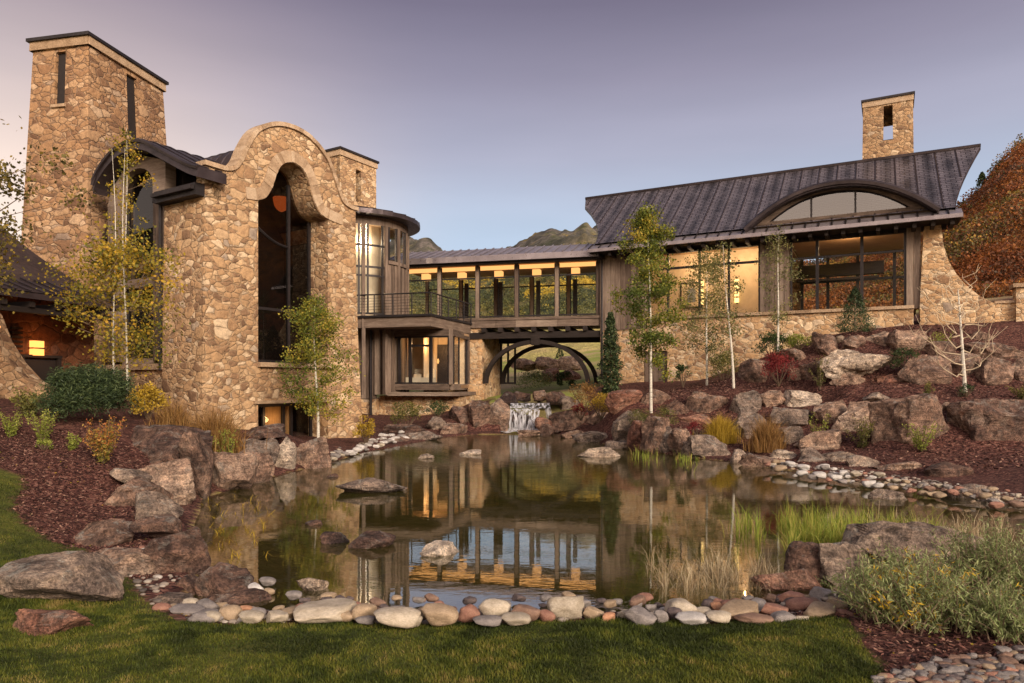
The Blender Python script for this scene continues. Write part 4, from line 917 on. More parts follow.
w = MB(); w.solid([[(1.96, 2.5), (5.0, 2.5), (4.9, 7.9), (4.6, 8.35), (3.7, 8.85), (2.9, 8.92), (1.96, 8.6)]], BF, -.62, -.70); w.fbox(BF, 4.98, 5.03, -2.9, -.71, 2.5, 7.9); w.fbox(BF, 1.97, 2.02, -2.9, -.71, 2.5, 8.3);w.build('bay_interior', DARKIN, hall)
# swooping bay roof
bp = smooth([(4.98, 8.22), (4.82, 8.5), (4.35, 8.85), (3.75, 9.12), (3.0, 9.22), (2.3, 9.1), (1.75, 8.85), (1.2, 8.58), (.6, 8.28), (.1, 8.05), (-.28, 7.92)], 3)
n = len(bp) - 1
w = MB(); w.grid(lambda a, b: BF(bp[int(round(a * n))][0], .42 - b * (3.6 if bp[int(round(a * n))][0] > .9 else .9), bp[int(round(a * n))][1] + .0), n, 6, thick=Vector((0, 0, -.30)), val=.4); w.build('bay_roof', METAL, hall)
w = MB()
for o in (.10, -.32, -.8, -1.3, -1.8, -2.3): w.tube([BF(x, o, z + .015) for x, z in bp if x > .9 or o > -.4], .03, 4)
w.tube([BF(x, .43, z - .05) for x, z in bp], .07, 6, .1)
w.build('bay_roof_seam', METAL, hall)
w = MB(); w.fbox(BF, .0, 1.95, -.5, .30, 7.22, 7.55, .2); w.fbox(BF, .05, 1.9, -.5, .42, 7.36, 7.47, .8); w.fbox(BF, 1.95, 2.2, -.3, .2, 7.3, 7.55, .3); w.build('box_gutter', BLACK, hall)
w = MB(); w.tube([BF(1.97, .08, 7.3), BF(1.97, .08, 2.4)], .06, 6, .2); w.build('downpipe', BLACK, hall)
# chimney of the hall
CF = frame((-9.34, 37.5), (.5193, .8546), (.8546, -.5193)); CF2 = frame((-9.34, 37.5), (-.8546, .5193), (-.5193, -.8546))
w = MB(); w.solid([rect(0, 2.85, 7, 14.45), rect(1.2, 1.62, 12.2, 14.0)], CF, 0, -.45); w.solid([rect(0.01, 2.9, 7, 14.45)], CF2, 0, -.45)
w.solid([rect(0, 2.85, 7, 14.45)], CF, -2.5, -2.9); w.solid([rect(.46, 2.49, 7, 14.45)], CF2, -2.4, -2.84); w.fbox(CF, .8, 2.0, -1.6, -1.5, 11, 14.3); w.build('chimney', STONE, hall)
w = MB(); w.fbox(CF, -.06, 2.91, -2.95, .07, 14.453, 14.76); ch = w.build('chimney_band', DRESS, hall)
w = MB(); w.fbox(CF, -.12, 2.97, -3.0, .14, 14.763, 14.88); w.build('chimney_cap', BLACK, hall)

# ---------------------------------------------------------------- round turret
TX, TY, TR = -7.75, 34.0, 2.6
tur = thing('round_turret', (TX, TY, .5), 'round glazed turret with a shallow metal cone roof behind the balcony', 'turret')
cyl = lambda a, r, z: Vector((TX + math.sin(R_(a)) * r, TY - math.cos(R_(a)) * r, z))
def ring(m, a0, a1, r0, r1, z0, z1, n=8, val=None):
    for k in range(n):
        p, q = a0 + (a1 - a0) * k / n, a0 + (a1 - a0) * (k + 1) / n
        m.hexa([cyl(p, r0, z0), cyl(q, r0, z0), cyl(q, r1, z0), cyl(p, r1, z0), cyl(p, r0, z1), cyl(q, r0, z1), cyl(q, r1, z1), cyl(p, r1, z1)], val)
m = MB(); ring(m, -60, 100, TR, TR - .15, 9.35, 9.75, 16, .4)
for a in (-50, -24, 1.5, 21.5, 46, 64, 84, 98): ring(m, a - 1.7, a + 1.7, TR + .06, TR - .16, 1.5, 9.35, 1, .4)
m.build('frame', WOODV, tur)
m = MB()
for z in (8.35, 7.35, 6.95, 5.2):
    ring(m, -47, 44, TR - .01, TR - .09, z, z + .09, 10, .2)
for a in (-37, -11, 5, 17, 26, 42, 50, 61, 67, 81): ring(m, a - .9, a + .9, TR + .01, TR - .08, 5.2 if a < 45 else 7.75, 9.35, 1, .2)
m.build('glazing_bar', BLACK, tur)
m = MB()
for k in range(10): ring(m, 48.7 + k * 4.8, 48.7 + (k + 1) * 4.8 - .3, TR - .02, TR - .14, 1.5, 7.6, 1)
ring(m, 48.7, 98, TR + .05, TR - .15, 7.62, 7.78, 10)
m.build('timber_wall', WOODV, tur)
m = MB(); m.grid(lambda a, b: cyl(-50 + 150 * a, TR - .05, 5.2 + 4.2 * b), 24, 1, val=.5); m.build('window_pane', GLASS, tur, recalc=False)
def cone(m, r0, z0, r1, z1, n=40, val=.5): m.grid(lambda a, b: cyl(360 * a, r0 + (r1 - r0) * b, z0 + (z1 - z0) * b), n, 1, val=val)
m = MB(); cone(m, 3.2, 9.72, 3.2, 9.92); cone(m, 3.2, 9.92, .05, 10.75); cone(m, 3.2, 9.72, 2.3, 9.70)
m.build('cone_roof', METAL, tur)
m = MB()
for k in range(24): m.tube([cyl(k * 15, 3.2, 9.93), cyl(k * 15, .1, 10.76)], .03, 4)
m.build('roof_seam', METAL, tur)
m = MB(); ring(m, -50, 100, 1.7, 1.2, 4.8, 9.6, 10, .5); ring(m, -60, 120, 2.5, .0, 5.0, 5.15, 12, .5); m.build('interior_wall', PLAST, tur)
m = MB(); ring(m, -50, 130, 2.5, .0, 9.5, 9.6, 12, .5); m.build('ceiling', CEIL, tur)

# ---------------------------------------------------------------- glazed bridge
EB = (4.21, 33.8); ub = Vector((-.970, .242)); nb = Vector((-.242, -.970)); BR = frame(EB, ub, nb); LB = 10.3; BW = 3.6
br = thing('glazed_bridge', (-.6, 35, 2.2), 'timber and glass bridge carried on a dark arch over the waterfall', 'bridge')
bays = [-.02 + LB * k / 5 for k in range(6)]
for s in bays:
    for o in (.0, -BW):
        m = MB(); m.fbox(BR, s - .09, s + .09, o - .12, o + .06, 5.36, 8.05); m.build('post', WOODV, br)
for o in (-.05, -BW):
    for a in bays[:-1]:
        m = MB()
        m.fbox(BR, a + .09, a + .13, o - .04, o + .04, 5.40, 8.0, .2); m.fbox(BR, a + LB / 5 - .13, a + LB / 5 - .09, o - .04, o + .04, 5.40, 8.0, .2)
        m.fbox(BR, a + .13, a + LB / 5 - .13, o - .04, o + .04, 7.38, 7.45, .2); m.fbox(BR, a + .13, a + LB / 5 - .13, o - .04, o + .04, 5.40, 5.47, .2)
        m.build('window_frame', BLACK, br)
for s in (1.55, 3.6, 5.75, 7.75):
    m = MB(); m.fbox(BR, s, s + .22, -BW + .07, -BW + .2, 5.4, 7.7, .2); m.build('door_frame', BLACK, br)
m = MB(); m.add([BR(0, -.05, 5.4), BR(LB, -.05, 5.4), BR(LB, -.05, 8), BR(0, -.05, 8)], [(0, 1, 2, 3)], .5); m.build('window_pane', GLASS, br, recalc=False)
m = MB(); m.add([BR(0, -BW + .02, 5.4), BR(LB, -BW + .02, 5.4), BR(LB, -BW + .02, 8), BR(0, -BW + .02, 8)], [(0, 1, 2, 3)], .5); m.build('window_pane', GLASS, br, recalc=False)
m = MB()
for k in range(7):
    a = -.1 + (LB - 3.3 + .4) * k / 7 
    m.fbox(BR, a, a + (LB - 2.9) / 7 - .01, -.3, .12, 4.86, 5.22)
m.fbox(BR, -.1, LB - 3.2, -.3, .17, 5.225, 5.355); m.build('fascia', WOODH, br)
m = MB(); m.fbox(BR, -.3, LB + .5, -BW - .1, -.13, 5.0, 5.38, .3); m.build('floor', FLOOR, br)
m = MB(); m.fbox(BR, -.1, LB + .1, -BW - .1, .10, 8.06, 8.22, .3); m.build('ceiling', CEIL, br)
m = MB(); m.fbox(BR, .1, LB - .1, -.40, -.22, 7.86, 8.04, .3); m.build('cove_light', LAMP, br)
m = MB(); 
for s in np.arange(.5, 7.0, .86): m.fbox(BR, s, s + .22, -BW + .36, .24, 4.62, 4.84)
m.fbox(BR, -.35, LB - 3.2, -.28, .10, 4.30, 4.615, .3); m.fbox(BR, -.35, LB - 3.2, -BW, -BW + .35, 4.25, 4.84, .3)
m.build('beam', WOODD, br)
# arches front and back
sc_, ax, bz = 3.12, 2.72, 2.2
def arch(m, o0, o1, w=.2):
    n = 22; P = [(sc_ + ax * math.cos(math.pi * k / n), 2.02 + bz * math.sin(math.pi * k / n)) for k in range(n + 1)]; Q = [(sc_ + (ax - w) * math.cos(math.pi * k / n), 2.02 + (bz - w) * math.sin(math.pi * k / n)) for k in range(n + 1)]
    for k in range(n):
        m.hexa([BR(Q[k][0], o0, Q[k][1]), BR(Q[k + 1][0], o0, Q[k + 1][1]), BR(Q[k + 1][0], o1, Q[k + 1][1]), BR(Q[k][0], o1, Q[k][1]), BR(P[k][0], o0, P[k][1]), BR(P[k + 1][0], o0, P[k + 1][1]), BR(P[k + 1][0], o1, P[k + 1][1]), BR(P[k][0], o1, P[k][1])], .3)
m = MB(); arch(m, -.25, .06); m.fbox(BR, sc_ - .22, sc_ + .22, -.22, .12, 3.95, 4.30, .3); m.build('arch', WOODD, br)
m = MB(); arch(m, -BW, -BW + .3); m.build('arch', WOODD, br)
m = MB()
def metalroof(m, F, s0, s1, o0, z0, o1, z1, th=.14, val=.5):
    m.hexa([F(s0, o0, z0 - th), F(s1, o0, z0 - th), F(s1, o1, z1 - th), F(s0, o1, z1 - th), F(s0, o0, z0), F(s1, o0, z0), F(s1, o1, z1), F(s0, o1, z1)], val)
metalroof(m, BR, -.2, LB + .6, .75, 8.42, -1.8, 9.25); metalroof(m, BR, -.2, LB + .6, -1.8, 9.25, -BW - .7, 8.5)
m.fbox(BR, -.2, LB + .62, .45, .80, 8.12, 8.40, .1); m.build('roof', APRON, br)
m = MB()
for s in np.arange(-.2, LB + .6, .46): m.tube([BR(s, .76, 8.45), BR(s, -1.8, 9.28)], .035, 4, .6)
m.build('roof_seam', APRON, br)
m = MB(); m.fbox(BR, -.2, LB + .62, .40, .60, 8.0, 8.118, .1); m.fbox(BR, -.3, LB + .5, -.1, .45, 8.225, 8.36, .1); m.build('soffit', WOODD, br)
m = MB(); m.tube([BR(-.22, .2, 8.1), BR(-.22, .2, 2.0)], .06, 6, .2); m.build('downpipe', BLACK, br)
m = MB(); m.fbox(BR, 5.90, 7.1, -BW, .02, .6, 4.86); m.fbox(BR, 7.1, 9.3, -BW + .1, -.5, .6, 4.86); m.build('stone_pier', STONE_R, br)
m = MB(); m.fbox(BR, -.65, -.30, -BW - .2, .02, 1, 4.86); m.build('stone_pier', STONE_R, br)
m = MB(); m.fbox(BR, 5.75, 6.6, -.4, .28, .5, 2.0); m.build('pier_foot', STONE_R, br)
m = MB()
for s in (5.05, 5.45, 5.85): m.fbox(BR, s - .05, s + .05, -BW - .02, -BW + .1, 2.1, 4.3, .2)
m.fbox(BR, 5.0, 5.9, -BW - .02, -BW + .1, 2.0, 2.1, .2); m.build('lower_window_frame', BLACK, br)
for k, s in enumerate([bays[i] + LB / 10 + .35 for i in range(5)]):
    m = MB(); m.fbox(BR, s - .2, s + .2, -1.9, -1.5, 7.66, 8.0, .5)
    o = m.build('ceiling_light', LAMP, None, loc=tuple(BR(s, -1.7, 7.66)))
    tag(o, 'glowing amber box light on the bridge ceiling, ' + ['in the glass bay nearest the gallery wing', 'second glass bay from the gallery wing', 'in the middle glass bay', 'second glass bay from the round turret', 'in the glass bay nearest the round turret'][k], 'ceiling light', 'box lights on the bridge ceiling')

# ---------------------------------------------------------------- balcony room below the turret
rm = thing('balcony_room', (-4.5, 33, .6), 'timber boarded corner room with lit window box and a railed balcony on top', 'house')
KC = PX(452, 384, 32.0); KL = PX(366, 384, 33.0); KR = PX(469, 384, 35.3)
u1 = Vector((KL.x - KC.x, KL.y - KC.y)).normalized(); n1 = Vector((u1.y, -u1.x)); n1 = n1 if n1.y < 0 else -n1
K1 = frame((KC.x, KC.y), u1, n1); L1_ = math.hypot(KL.x - KC.x, KL.y - KC.y)
u2 = Vector((KR.x - KC.x, KR.y - KC.y)).normalized(); n2 = Vector((u2.y, -u2.x)); n2 = n2 if n2.x > 0 else -n2
K2 = frame((KC.x, KC.y), u2, n2); L2_ = math.hypot(KR.x - KC.x, KR.y - KC.y)
m = MB(); m.fbox(K1, .0, .14, -.16, .04, 1.98, 4.55)
m.fbox(K1, L1_ - .75, L1_ - .5, -.16, .12, 1.5, 4.6); m.fbox(K2, L2_ - .16, L2_, -.16, .04, 1.98, 4.55)
m.build('corner_post', WOODV, rm)
m = MB()
for k in range(6): m.fbox(K1, L1_ - .48 + k * .24, L1_ - .48 + (k + 1) * .24 - .012, -.16, .0 + .02 * (k % 2), 1.3, 4.62)
for k in range(3): m.fbox(K1, L1_ - .98 + k * .09, L1_ - .98 + (k + 1) * .09 - .01, -.16, .0, 1.5, 4.55)
m.build('boarding', WOODV, rm)
m = MB(); m.fbox(K1, .145, L1_ - .78, -.12, .0, 1.72, 2.0); m.fbox(K1, -.1, L1_ - 1.2, -.3, .42, 1.45, 1.62); m.fbox(K2, -.3, L2_ - .2, -.3, .42, 1.448, 1.618); m.fbox(K2, .15, L2_ - .17, -.12, .0, 1.72, 2.0)
m.fbox(K1, .145, L1_ - .78, -.12, .03, 4.25, 4.56); m.fbox(K2, .15, L2_ - .17, -.12, .03, 4.25, 4.56)
m.build('rail', WOODH, rm)
m = MB()
for s in (.16, .98, 1.05, 2.0, 2.55, 2.62, 2.95): 
    if s < L1_ - .8: m.fbox(K1, s, s + (.16 if s in (2.0, .98) else .07), -.10, -.03, 2.0, 4.25, .2)
m.fbox(K1, .98, 2.0, -.11, -.02, 3.75, 3.85, .2)
for s in (.16, .5, 1.5, L2_ - .25): m.fbox(K2, s, s + .07, -.10, -.03, 2.0, 4.25, .2)
m.fbox(K1, .15, L1_ - .8, -.10, -.02, 2.003, 2.08, .2); m.fbox(K1, .15, L1_ - .8, -.10, -.02, 4.17, 4.248, .2)
m.build('window_frame', BLACK, rm)
for K, L in ((K1, L1_ - .8), (K2, L2_ - .2)):
    m = MB(); m.add([K(.12, -.065, 2.0), K(L, -.065, 2.0), K(L, -.065, 4.25), K(.12, -.065, 4.25)], [(0, 1, 2, 3)], .5); m.build('window_pane', GLASS, rm, recalc=False)
m = MB(); m.fbox(K1, .3, L1_ + 1.5, -2.9, -2.8, 1.7, 4.5, .5); m.fbox(K1, L1_ - .5, L1_ - .4, -2.8, -.2, 1.7, 4.5, .5); m.fbox(K1, 1.9, 2.0, -2.8, -1.6, 1.7, 4.5, .5); m.build('interior_wall', PLAST, rm)
m = MB(); m.fbox(K1, .1, L1_, -3, -.2, 1.8, 1.95, .5); m.build('floor', FLOOR, rm)
m = MB(); m.fbox(K1, .1, L1_, -3, -.2, 4.4, 4.5, .5); m.build('ceiling', CEIL, rm)
m = MB(); m.fbox(K1, .6, 1.7, -2.79, -2.74, 2.1, 4.0, .5); m.build('dark_doorway', BLACK, rm)
# stone base
m = MB(); m.fbox(K1, -.25, L1_ - .55, -3, -.32, -.2, 1.44); m.fbox(K1, L1_ - .54, L1_ + 1.6, -3, -.05, -.2, 1.29); m.fbox(K2, .3, L2_ + .4, -2, -.55, -.2, 1.43); m.build('stone_base', STONE_R, rm)
m = MB(); m.tube([K1(L1_ - .3, .1, 4.9), K1(L1_ - .3, .1, .2)], .06, 6, .2); m.build('downpipe', BLACK, rm)
# balcony slab and railing
Bc = PX(431, 384, 30.6); Bl = PX(356, 384, 31.6); Br_ = PX(471, 384, 35.2); Bk1 = PX(356, 384, 36); 
def slab(m, z0, z1, g=0.0, val=.5):
    c = Vector((-4.6, 33.5, 0)); P = []
    for p in (Bl, Bc, Br_, Vector((Br_.x - 1.2, Br_.y + 1.5, 0)), Bk1):
        d = (Vector((p.x, p.y, 0)) - c); d = d * (1 - g / d.length); P.append((c.x + d.x, c.y + d.y))
    n = len(P); m.add([(x, y, z0) for x, y in P] + [(x, y, z1) for x, y in P], [tuple(range(n - 1, -1, -1)), tuple(range(n, 2 * n))] + [(i, (i + 1) % n, n + (i + 1) % n, n + i) for i in range(n)], val)
m = MB(); slab(m, 5.02, 5.12, -.08, .3); m.build('balcony_deck', BLACK, rm)
m = MB(); slab(m, 4.57, 5.017, .04); m.build('balcony_fascia', WOODH, rm)
path = [Bl, Bc, Br_]
rp = []
for i in range(2):
    a, b = path[i], path[i + 1]; n_ = 4 if i == 0 else 5
    for k in range(n_): rp.append(a.lerp(b, k / n_))
rp.append(path[-1])
m = MB()
for p in rp: m.tube([(p.x, p.y, 5.12), (p.x, p.y, 6.05)], .03, 5, .2)
m.build('railing_post', BLACK, rm)
m = MB(); m.tube([(p.x, p.y, 6.06) for p in rp], .035, 5, .2)
for z in (5.25, 5.38, 5.51, 5.64, 5.77, 5.90): m.tube([(p.x, p.y, z) for p in rp], .009, 4, .2)
m.build('railing', BLACK, rm)
bd = thing('bed', tuple(K1(2.4, -1.6, 1.95)), 'cream upholstered bed seen through the lit window of the balcony room', 'bed')
m = MB(); m.fbox(K1, 1.6, 2.7, -2.2, -1.0, 1.96, 2.32); m.build('mattress', FABRIC, bd)
m = MB(); m.fbox(K1, 1.6, 2.7, -2.3, -2.205, 1.96, 2.75); m.build('headboard', FABRIC, bd)
for s in (1.9, 2.4):
    m = MB(); m.fbox(K1, s - .2, s + .2, -2.15, -1.8, 2.325, 2.48); m.build('pillow', FABRIC, bd)
pl = thing('pendant_lamp', tuple(K1(1.25, -1.6, 3.1)), 'small glowing pendant lamp inside the balcony room window', 'lamp')
m = MB(); m.tube([K1(1.25, -1.6, 3.0), K1(1.25, -1.6, 3.12), K1(1.25, -1.6, 3.24)], [.03, .06, .03], 8); m.build('lamp_shade', LAMP, pl)
m = MB(); m.tube([K1(1.25, -1.6, 3.24), K1(1.25, -1.6, 4.4)], .012, 4); m.build('cord', BLACK, pl)

# ---------------------------------------------------------------- gallery wing (right)
G = frame((4.3, 33.6), (.883, -.469), (-.469, -.883))
gw = thing('gallery_wing', (9.5, 30.8, 2.2), 'long stone and timber wing with a shingled metal roof and curved eyebrow dormer', 'house')
m = MB()
m.solid([[(0, 1.0), (13.2, 1.0), (13.2, 5.0), (2.40, 5.0), (2.40, 5.0), (0, 5.0)], rect(2.15, 3.30, 2.0, 3.55)], G, .0, -.45)
m.build('base_wall', STONE_R, gw)
m = MB(); k = 2.3
while k < 13.2:
    q = min(k + random.uniform(.5, .9), 13.25); m.fbox(G, k, q - .01, -.42, .10, 5.003, 5.13); k = q
m.build('stone_sill', DRESS, gw)
m = MB()
def boards(m, F, a, b, z0, z1, w=.24, o=.02, dep=.12):
    n = max(1, round((b - a) / w)); w = (b - a) / n
    for k in range(n): m.fbox(F, a + k * w, a + (k + 1) * w - .012, -dep, o + random.uniform(0, .035), z0, z1)
boards(m, G, .0, 2.35, 4.6, 8.3, .26); m.build('timber_boards', WOODV, gw)
m = MB(); boards(m, G, 7.4, 8.6, 5.14, 8.3, .2); m.build('timber_boards', WOODV, gw)
m = MB(); boards(m, G, 12.95, 13.45, 5.0, 8.3, .25); m.build('timber_boards', WOODV, gw)
m = MB(); boards(m, G, 2.18, 3.27, 2.0, 3.50, .22, -.12, .2); dr = m.build('plank_door', WOODV, gw)
m = MB(); m.tube([G(3.1, -.06, 2.7), G(3.1, -.02, 2.75), G(3.1, -.06, 2.8)], .02, 5, .2); m.build('door_handle', BLACK, dr)
m = MB()
for s in (2.38, 3.27, 4.72, 6.02, 7.32): m.fbox(G, s, s + .09, -.16, -.02, 5.14, 8.2, .2)
for s in (8.62, 9.62, 11.3, 12.86): m.fbox(G, s, s + (.12 if s > 9 else .08), -.16, -.02, 5.14, 8.2, .2)
m.fbox(G, 2.47, 7.3, -.14, -.04, 7.32, 7.42, .2); m.fbox(G, 8.7, 12.86, -.14, -.04, 7.30, 7.38, .2)
m.build('window_frame', BLACK, gw)
for a, b in ((2.4, 7.4),):
    m = MB(); m.add([G(a, -.09, 5.14), G(b, -.09, 5.14), G(b, -.09, 8.2), G(a, -.09, 8.2)], [(0, 1, 2, 3)], .5); m.build('window_pane', GLASS, gw, recalc=False)
m = MB(); m.add([G(8.65, -.09, 5.14), G(12.95, -.09, 5.14), G(12.95, -.09, 8.2), G(8.65, -.09, 8.2)], [(0, 1, 2, 3)], .5); m.build('window_pane', GLASS, gw, recalc=False)
# interior of the lit gallery and the see-through living room
m = MB(); m.fbox(G, 1.2, 8.2, -3.6, -3.5, 5.0, 9.0, .5); m.fbox(G, 8.1, 8.2, -3.5, -.5, 5.0, 8.6, .5); m.fbox(G, 1.2, 1.3, -3.5, -.5, 5.0, 8.6, .5); m.build('interior_wall', PLAST, gw)
m = MB(); m.fbox(G, .2, 13.3, -8.5, -.5, 4.85, 5.0, .5); m.build('floor', FLOOR, gw)
m = MB(); m.fbox(G, .2, 8.2, -8, -.3, 8.6, 8.7, .5); m.fbox(G, 8.2, 13.4, -8, -.3, 8.75, 8.85, .5); m.build('ceiling', CEIL, gw)
m = MB()
for s in (8.3, 9.55, 10.95, 12.6): m.fbox(G, s, s + .14, -8.1, -7.9, 5.0, 8.7, .2)
m.fbox(G, 8.3, 13.2, -8.08, -7.92, 7.3, 7.42, .2); m.build('rear_window_frame', BLACK, gw)
m = MB(); m.fbox(G, 8.3, 12.2, -7.0, -6.6, 7.45, 8.05, .2); m.fbox(G, 8.4, 12.0, -5, -4.9, 7.0, 7.1, .3); m.build('ceiling_beam', WOODD, gw)
m = MB(); m.fbox(G, -2.4, 2.3, -8.5, -8.2, 1, 8.6, .5); m.fbox(G, -1.2, -.9, -8.2, -4.2, 1, 8.6, .5); m.fbox(G, 2.3, 8.3, -8.5, -8.2, 1, 8.6, .5); m.build('rear_wall', STONE_R, gw)
# roof
def roofpt(a, b):      # a along, b up slope 0..1 ; ends flare out at the ridge
    t0 = -.05 - 2.65 * b ** 1.9 if b < .82 else -.05 - 2.65 * .82 ** 1.9 - (b - .82) * 1.4
    t0 = t0 - .45 * b
    t0 = -.25 - 2.55 * (1 - (1 - min(b / .78, 1)) ** 1) if False else t0
    t1 = 14.55 + 1.35 * b ** 1.4
    o = .62 - 5.1 * b; z = 8.72 + 3.66 * (.93 * b + .07 * b * b)
    return G(t0 + (t1 - t0) * a, o, z)
GO = Vector((4.3, 33.6)); uvr = lambda a, b: ((Vector(roofpt(a, b)[:2]) - GO).dot(Vector((.883, -.469))), b * 6.3)
m = MB(); m.grid(roofpt, 48, 12, uvf=uvr); rf = m.build('shingle_roof', SHING, gw, smooth=True)
m = MB()
for tt in np.arange(-2.2, 15.6, .78):      # straight seams at a fixed place along the wing
    P = []
    for q in np.linspace(.01, .99, 15):
        e0 = (Vector(roofpt(0, q)[:2]) - GO).dot(Vector((.883, -.469))); e1 = (Vector(roofpt(1, q)[:2]) - GO).dot(Vector((.883, -.469)))
        if e0 + .05 < tt < e1 - .05: P.append(G(tt, .62 - 5.1 * q, 8.72 + 3.66 * (.93 * q + .07 * q * q) + .02))
    if len(P) > 2: m.tube(P, .03, 4, .3)
m.build('roof_seam', METAL, gw)
m = MB(); m.grid(lambda a, b: roofpt(a, b) + Vector((0, 0, -.16)), 24, 6, val=.2)
for e in (0, 1): m.grid(lambda a, b: roofpt(e, b) + Vector((0, 0, -.16 * a)), 1, 12, val=.2)
# rear slope
m.grid(lambda a, b: G(-2.6 + (18.2 if b > .5 else 16.0) * a if b > .5 else -.5 + 13.5 * a, -4.5 - 5.0 * (1 - b), 8.9 + 3.46 * b), 16, 1, val=.5)
m.build('roof_underside', METAL, gw)
m = MB(); m.tube([roofpt(a / 12, 1) + Vector((0, 0, .03)) for a in range(13)], .08, 6, .4); m.build('ridge_cap', METAL, gw)
m = MB(); metalroof(m, G, -.25, 14.75, 1.05, 8.40, .45, 8.70, .05, .6); m.fbox(G, -.25, 14.75, .95, 1.10, 8.24, 8.38, .2); m.build('eave_apron', APRON, gw)
m = MB()
for s in np.arange(-.2, 14.8, .5): m.tube([G(s, 1.07, 8.42), G(s, .45, 8.74)], .035, 4, .3)
m.build('eave_seam', BLACK, gw)
m = MB(); m.fbox(G, -.2, 14.7, -.3, .93, 8.22, 8.34, .2)
for s in np.arange(.1, 14.5, .62): m.fbox(G, s, s + .14, -.05, .9, 8.04, 8.215, .3)
m.fbox(G, -.1, 14.3, -.22, -.0, 8.06, 8.217, .3)
m.build('eave_soffit', WOODD, gw)
# eyebrow dormer
DC, DW = 10.45, 3.55
eye = lambda k, w, h, zb: (DC + w * math.cos(math.pi * k), zb + h * (1 - abs(math.cos(math.pi * k)) ** 2.1))
P = [(DC + 3.3, 8.66)] + [eye(k / 28, 3.3, 1.33, 8.75) for k in range(29)] + [(DC - 3.3, 8.66)]
m = MB(); gl = [eye(k / 28, 2.6, 1.0, 8.93) for k in range(29)]
m.solid([P, gl], G, .52, .25); m.build('dormer_face', WOODH, gw)
m = MB(); m.add([G(s, .38, z) for s, z in gl], [tuple(range(29))], .5); m.build('dormer_pane', GLASSM, gw, recalc=False)
m = MB()
for s in (9.45, 11.1): m.fbox(G, s, s + .07, .40, .46, 8.93, 9.92, .2)
m.tube([G(s, .44, z) for s, z in gl] , .035, 5, .2); m.build('dormer_frame', BLACK, gw)
Pr = [eye(k / 28, DW, 1.52, 8.66) for k in range(29)]
m = MB(); n = 28
m.grid(lambda a, b: G(Pr[int(round(a * n))][0], .95 - b * (.5 + 3.2 * math.sin(math.pi * a)), Pr[int(round(a * n))][1]), n, 3, thick=Vector((0, 0, -.2)), val=.4); m.build('dormer_roof', METAL, gw)
m = MB(); m.tube([G(s, .95, z - .06) for s, z in Pr], .12, 6, .4); m.build('dormer_rim', METAL, gw)
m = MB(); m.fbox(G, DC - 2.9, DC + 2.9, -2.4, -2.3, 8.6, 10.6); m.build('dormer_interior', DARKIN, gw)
# flared stone buttress at the far end
m = MB(); m.solid([[(13.45, 3.6), (13.40, 5.0), (13.46, 6.5), (13.55, 8.2), (14.12, 8.2), (14.2, 7.4), (14.38, 6.75), (14.62, 6.25), (14.95, 5.78), (15.35, 5.38), (15.85, 5.04), (15.85, 3.6)]], G, .10, -.7); m.build('buttress', STONE_R, gw)
# chimney of the gallery wing
cb = PX(863, 160, 33.2); ct = PX(913, 160, 32.2)
cu = Vector((ct.x - cb.x, ct.y - cb.y)); Lc = cu.length; CG = frame((cb.x, cb.y), cu, (cu.y, -cu.x) if cu.x > 0 else (-cu.y, cu.x))
def CGt(s, o, z): k = max(0, 15.0 - z) * .012; return CG(s + (k if s > Lc / 2 else -k), o, z)
m = MB()
m.solid([rect(0, Lc, 11.4, 15.27), rect(Lc * .42, Lc * .60, 13.56, 15.2)], CGt, 0, -.35); m.solid([rect(0, Lc, 11.4, 15.27), rect(Lc * .36, Lc * .62, 14.05, 14.82)], CGt, -1.5, -1.85)
m.fbox(CGt, 0, .35, -1.5, -.35, 11.4, 15.27); m.fbox(CGt, Lc - .35, Lc, -1.5, -.35, 11.4, 15.27); m.build('chimney', STONE, gw)
m = MB(); m.fbox(CG, -.03, Lc + .03, -1.88, .04, 15.273, 15.53); m.build('chimney_band', DRESS, gw)
m = MB(); m.fbox(CG, -.08, Lc + .08, -1.93, .10, 15.533, 15.63); m.build('chimney_cap', BLACK, gw)
# low garden wall at the right edge
lw_ = thing('garden_wall', tuple(PX(1010, 300, 26)), 'low stone garden wall with a pillar at the right edge beside the flared buttress', 'wall')
m = MB(); m.fbox(G, 15.86, 21, -.5, -.05, 3.8, 5.05); m.build('wall', STONE_R, lw_)
m = MB(); m.fbox(G, 15.86, 21, -.55, 0.0, 5.053, 5.15); m.build('coping', DRESS, lw_)
m = MB(); m.fbox(G, 16.5, 17.1, -.6, .12, 3.8, 5.6); pp = m.build('pillar', STONE_R, lw_)
m = MB(); m.fbox(G, 16.4, 17.2, -.7, .22, 5.603, 5.75); m.build('pillar_cap', DRESS, lw_)
# wall lamps and picture
for k, px in enumerate((702, 737)):
    s = (3.78, 5.88)[k]
    for q in range(1):
        pos = PX(px, 300, 34.2)
        # on the back wall plane o=-3.5
        best = min(np.arange(1.5, 8.1, .02), key=lambda ss: abs(CX + FOC * G(ss, -3.45, 6).x / G(ss, -3.45, 6).y - px))
    sc2 = thing('wall_lamp', tuple(G(best, -3.48, 6.0)), ['stacked glowing wall lamp on the gallery wall, next to the framed picture', 'stacked glowing wall lamp on the gallery wall, farther from the framed picture'][k], 'wall lamp', 'lamps on the gallery wall')
    m = MB(); m.fbox(G, best - .04, best + .04, -3.49, -3.44, 5.95, 7.25, .2); m.build('back_plate', BLACK, sc2)
    for j in range(4):
        m = MB(); m.fbox(G, best - .10, best + .10, -3.43, -3.33, 6.0 + j * .31, 6.22 + j * .31, .5); m.build('lamp_shade', LAMPB, sc2)
best = min(np.arange(1.5, 8.1, .02), key=lambda ss: abs(CX + FOC * G(ss, -3.45, 6).x / G(ss, -3.45, 6).y - 691))
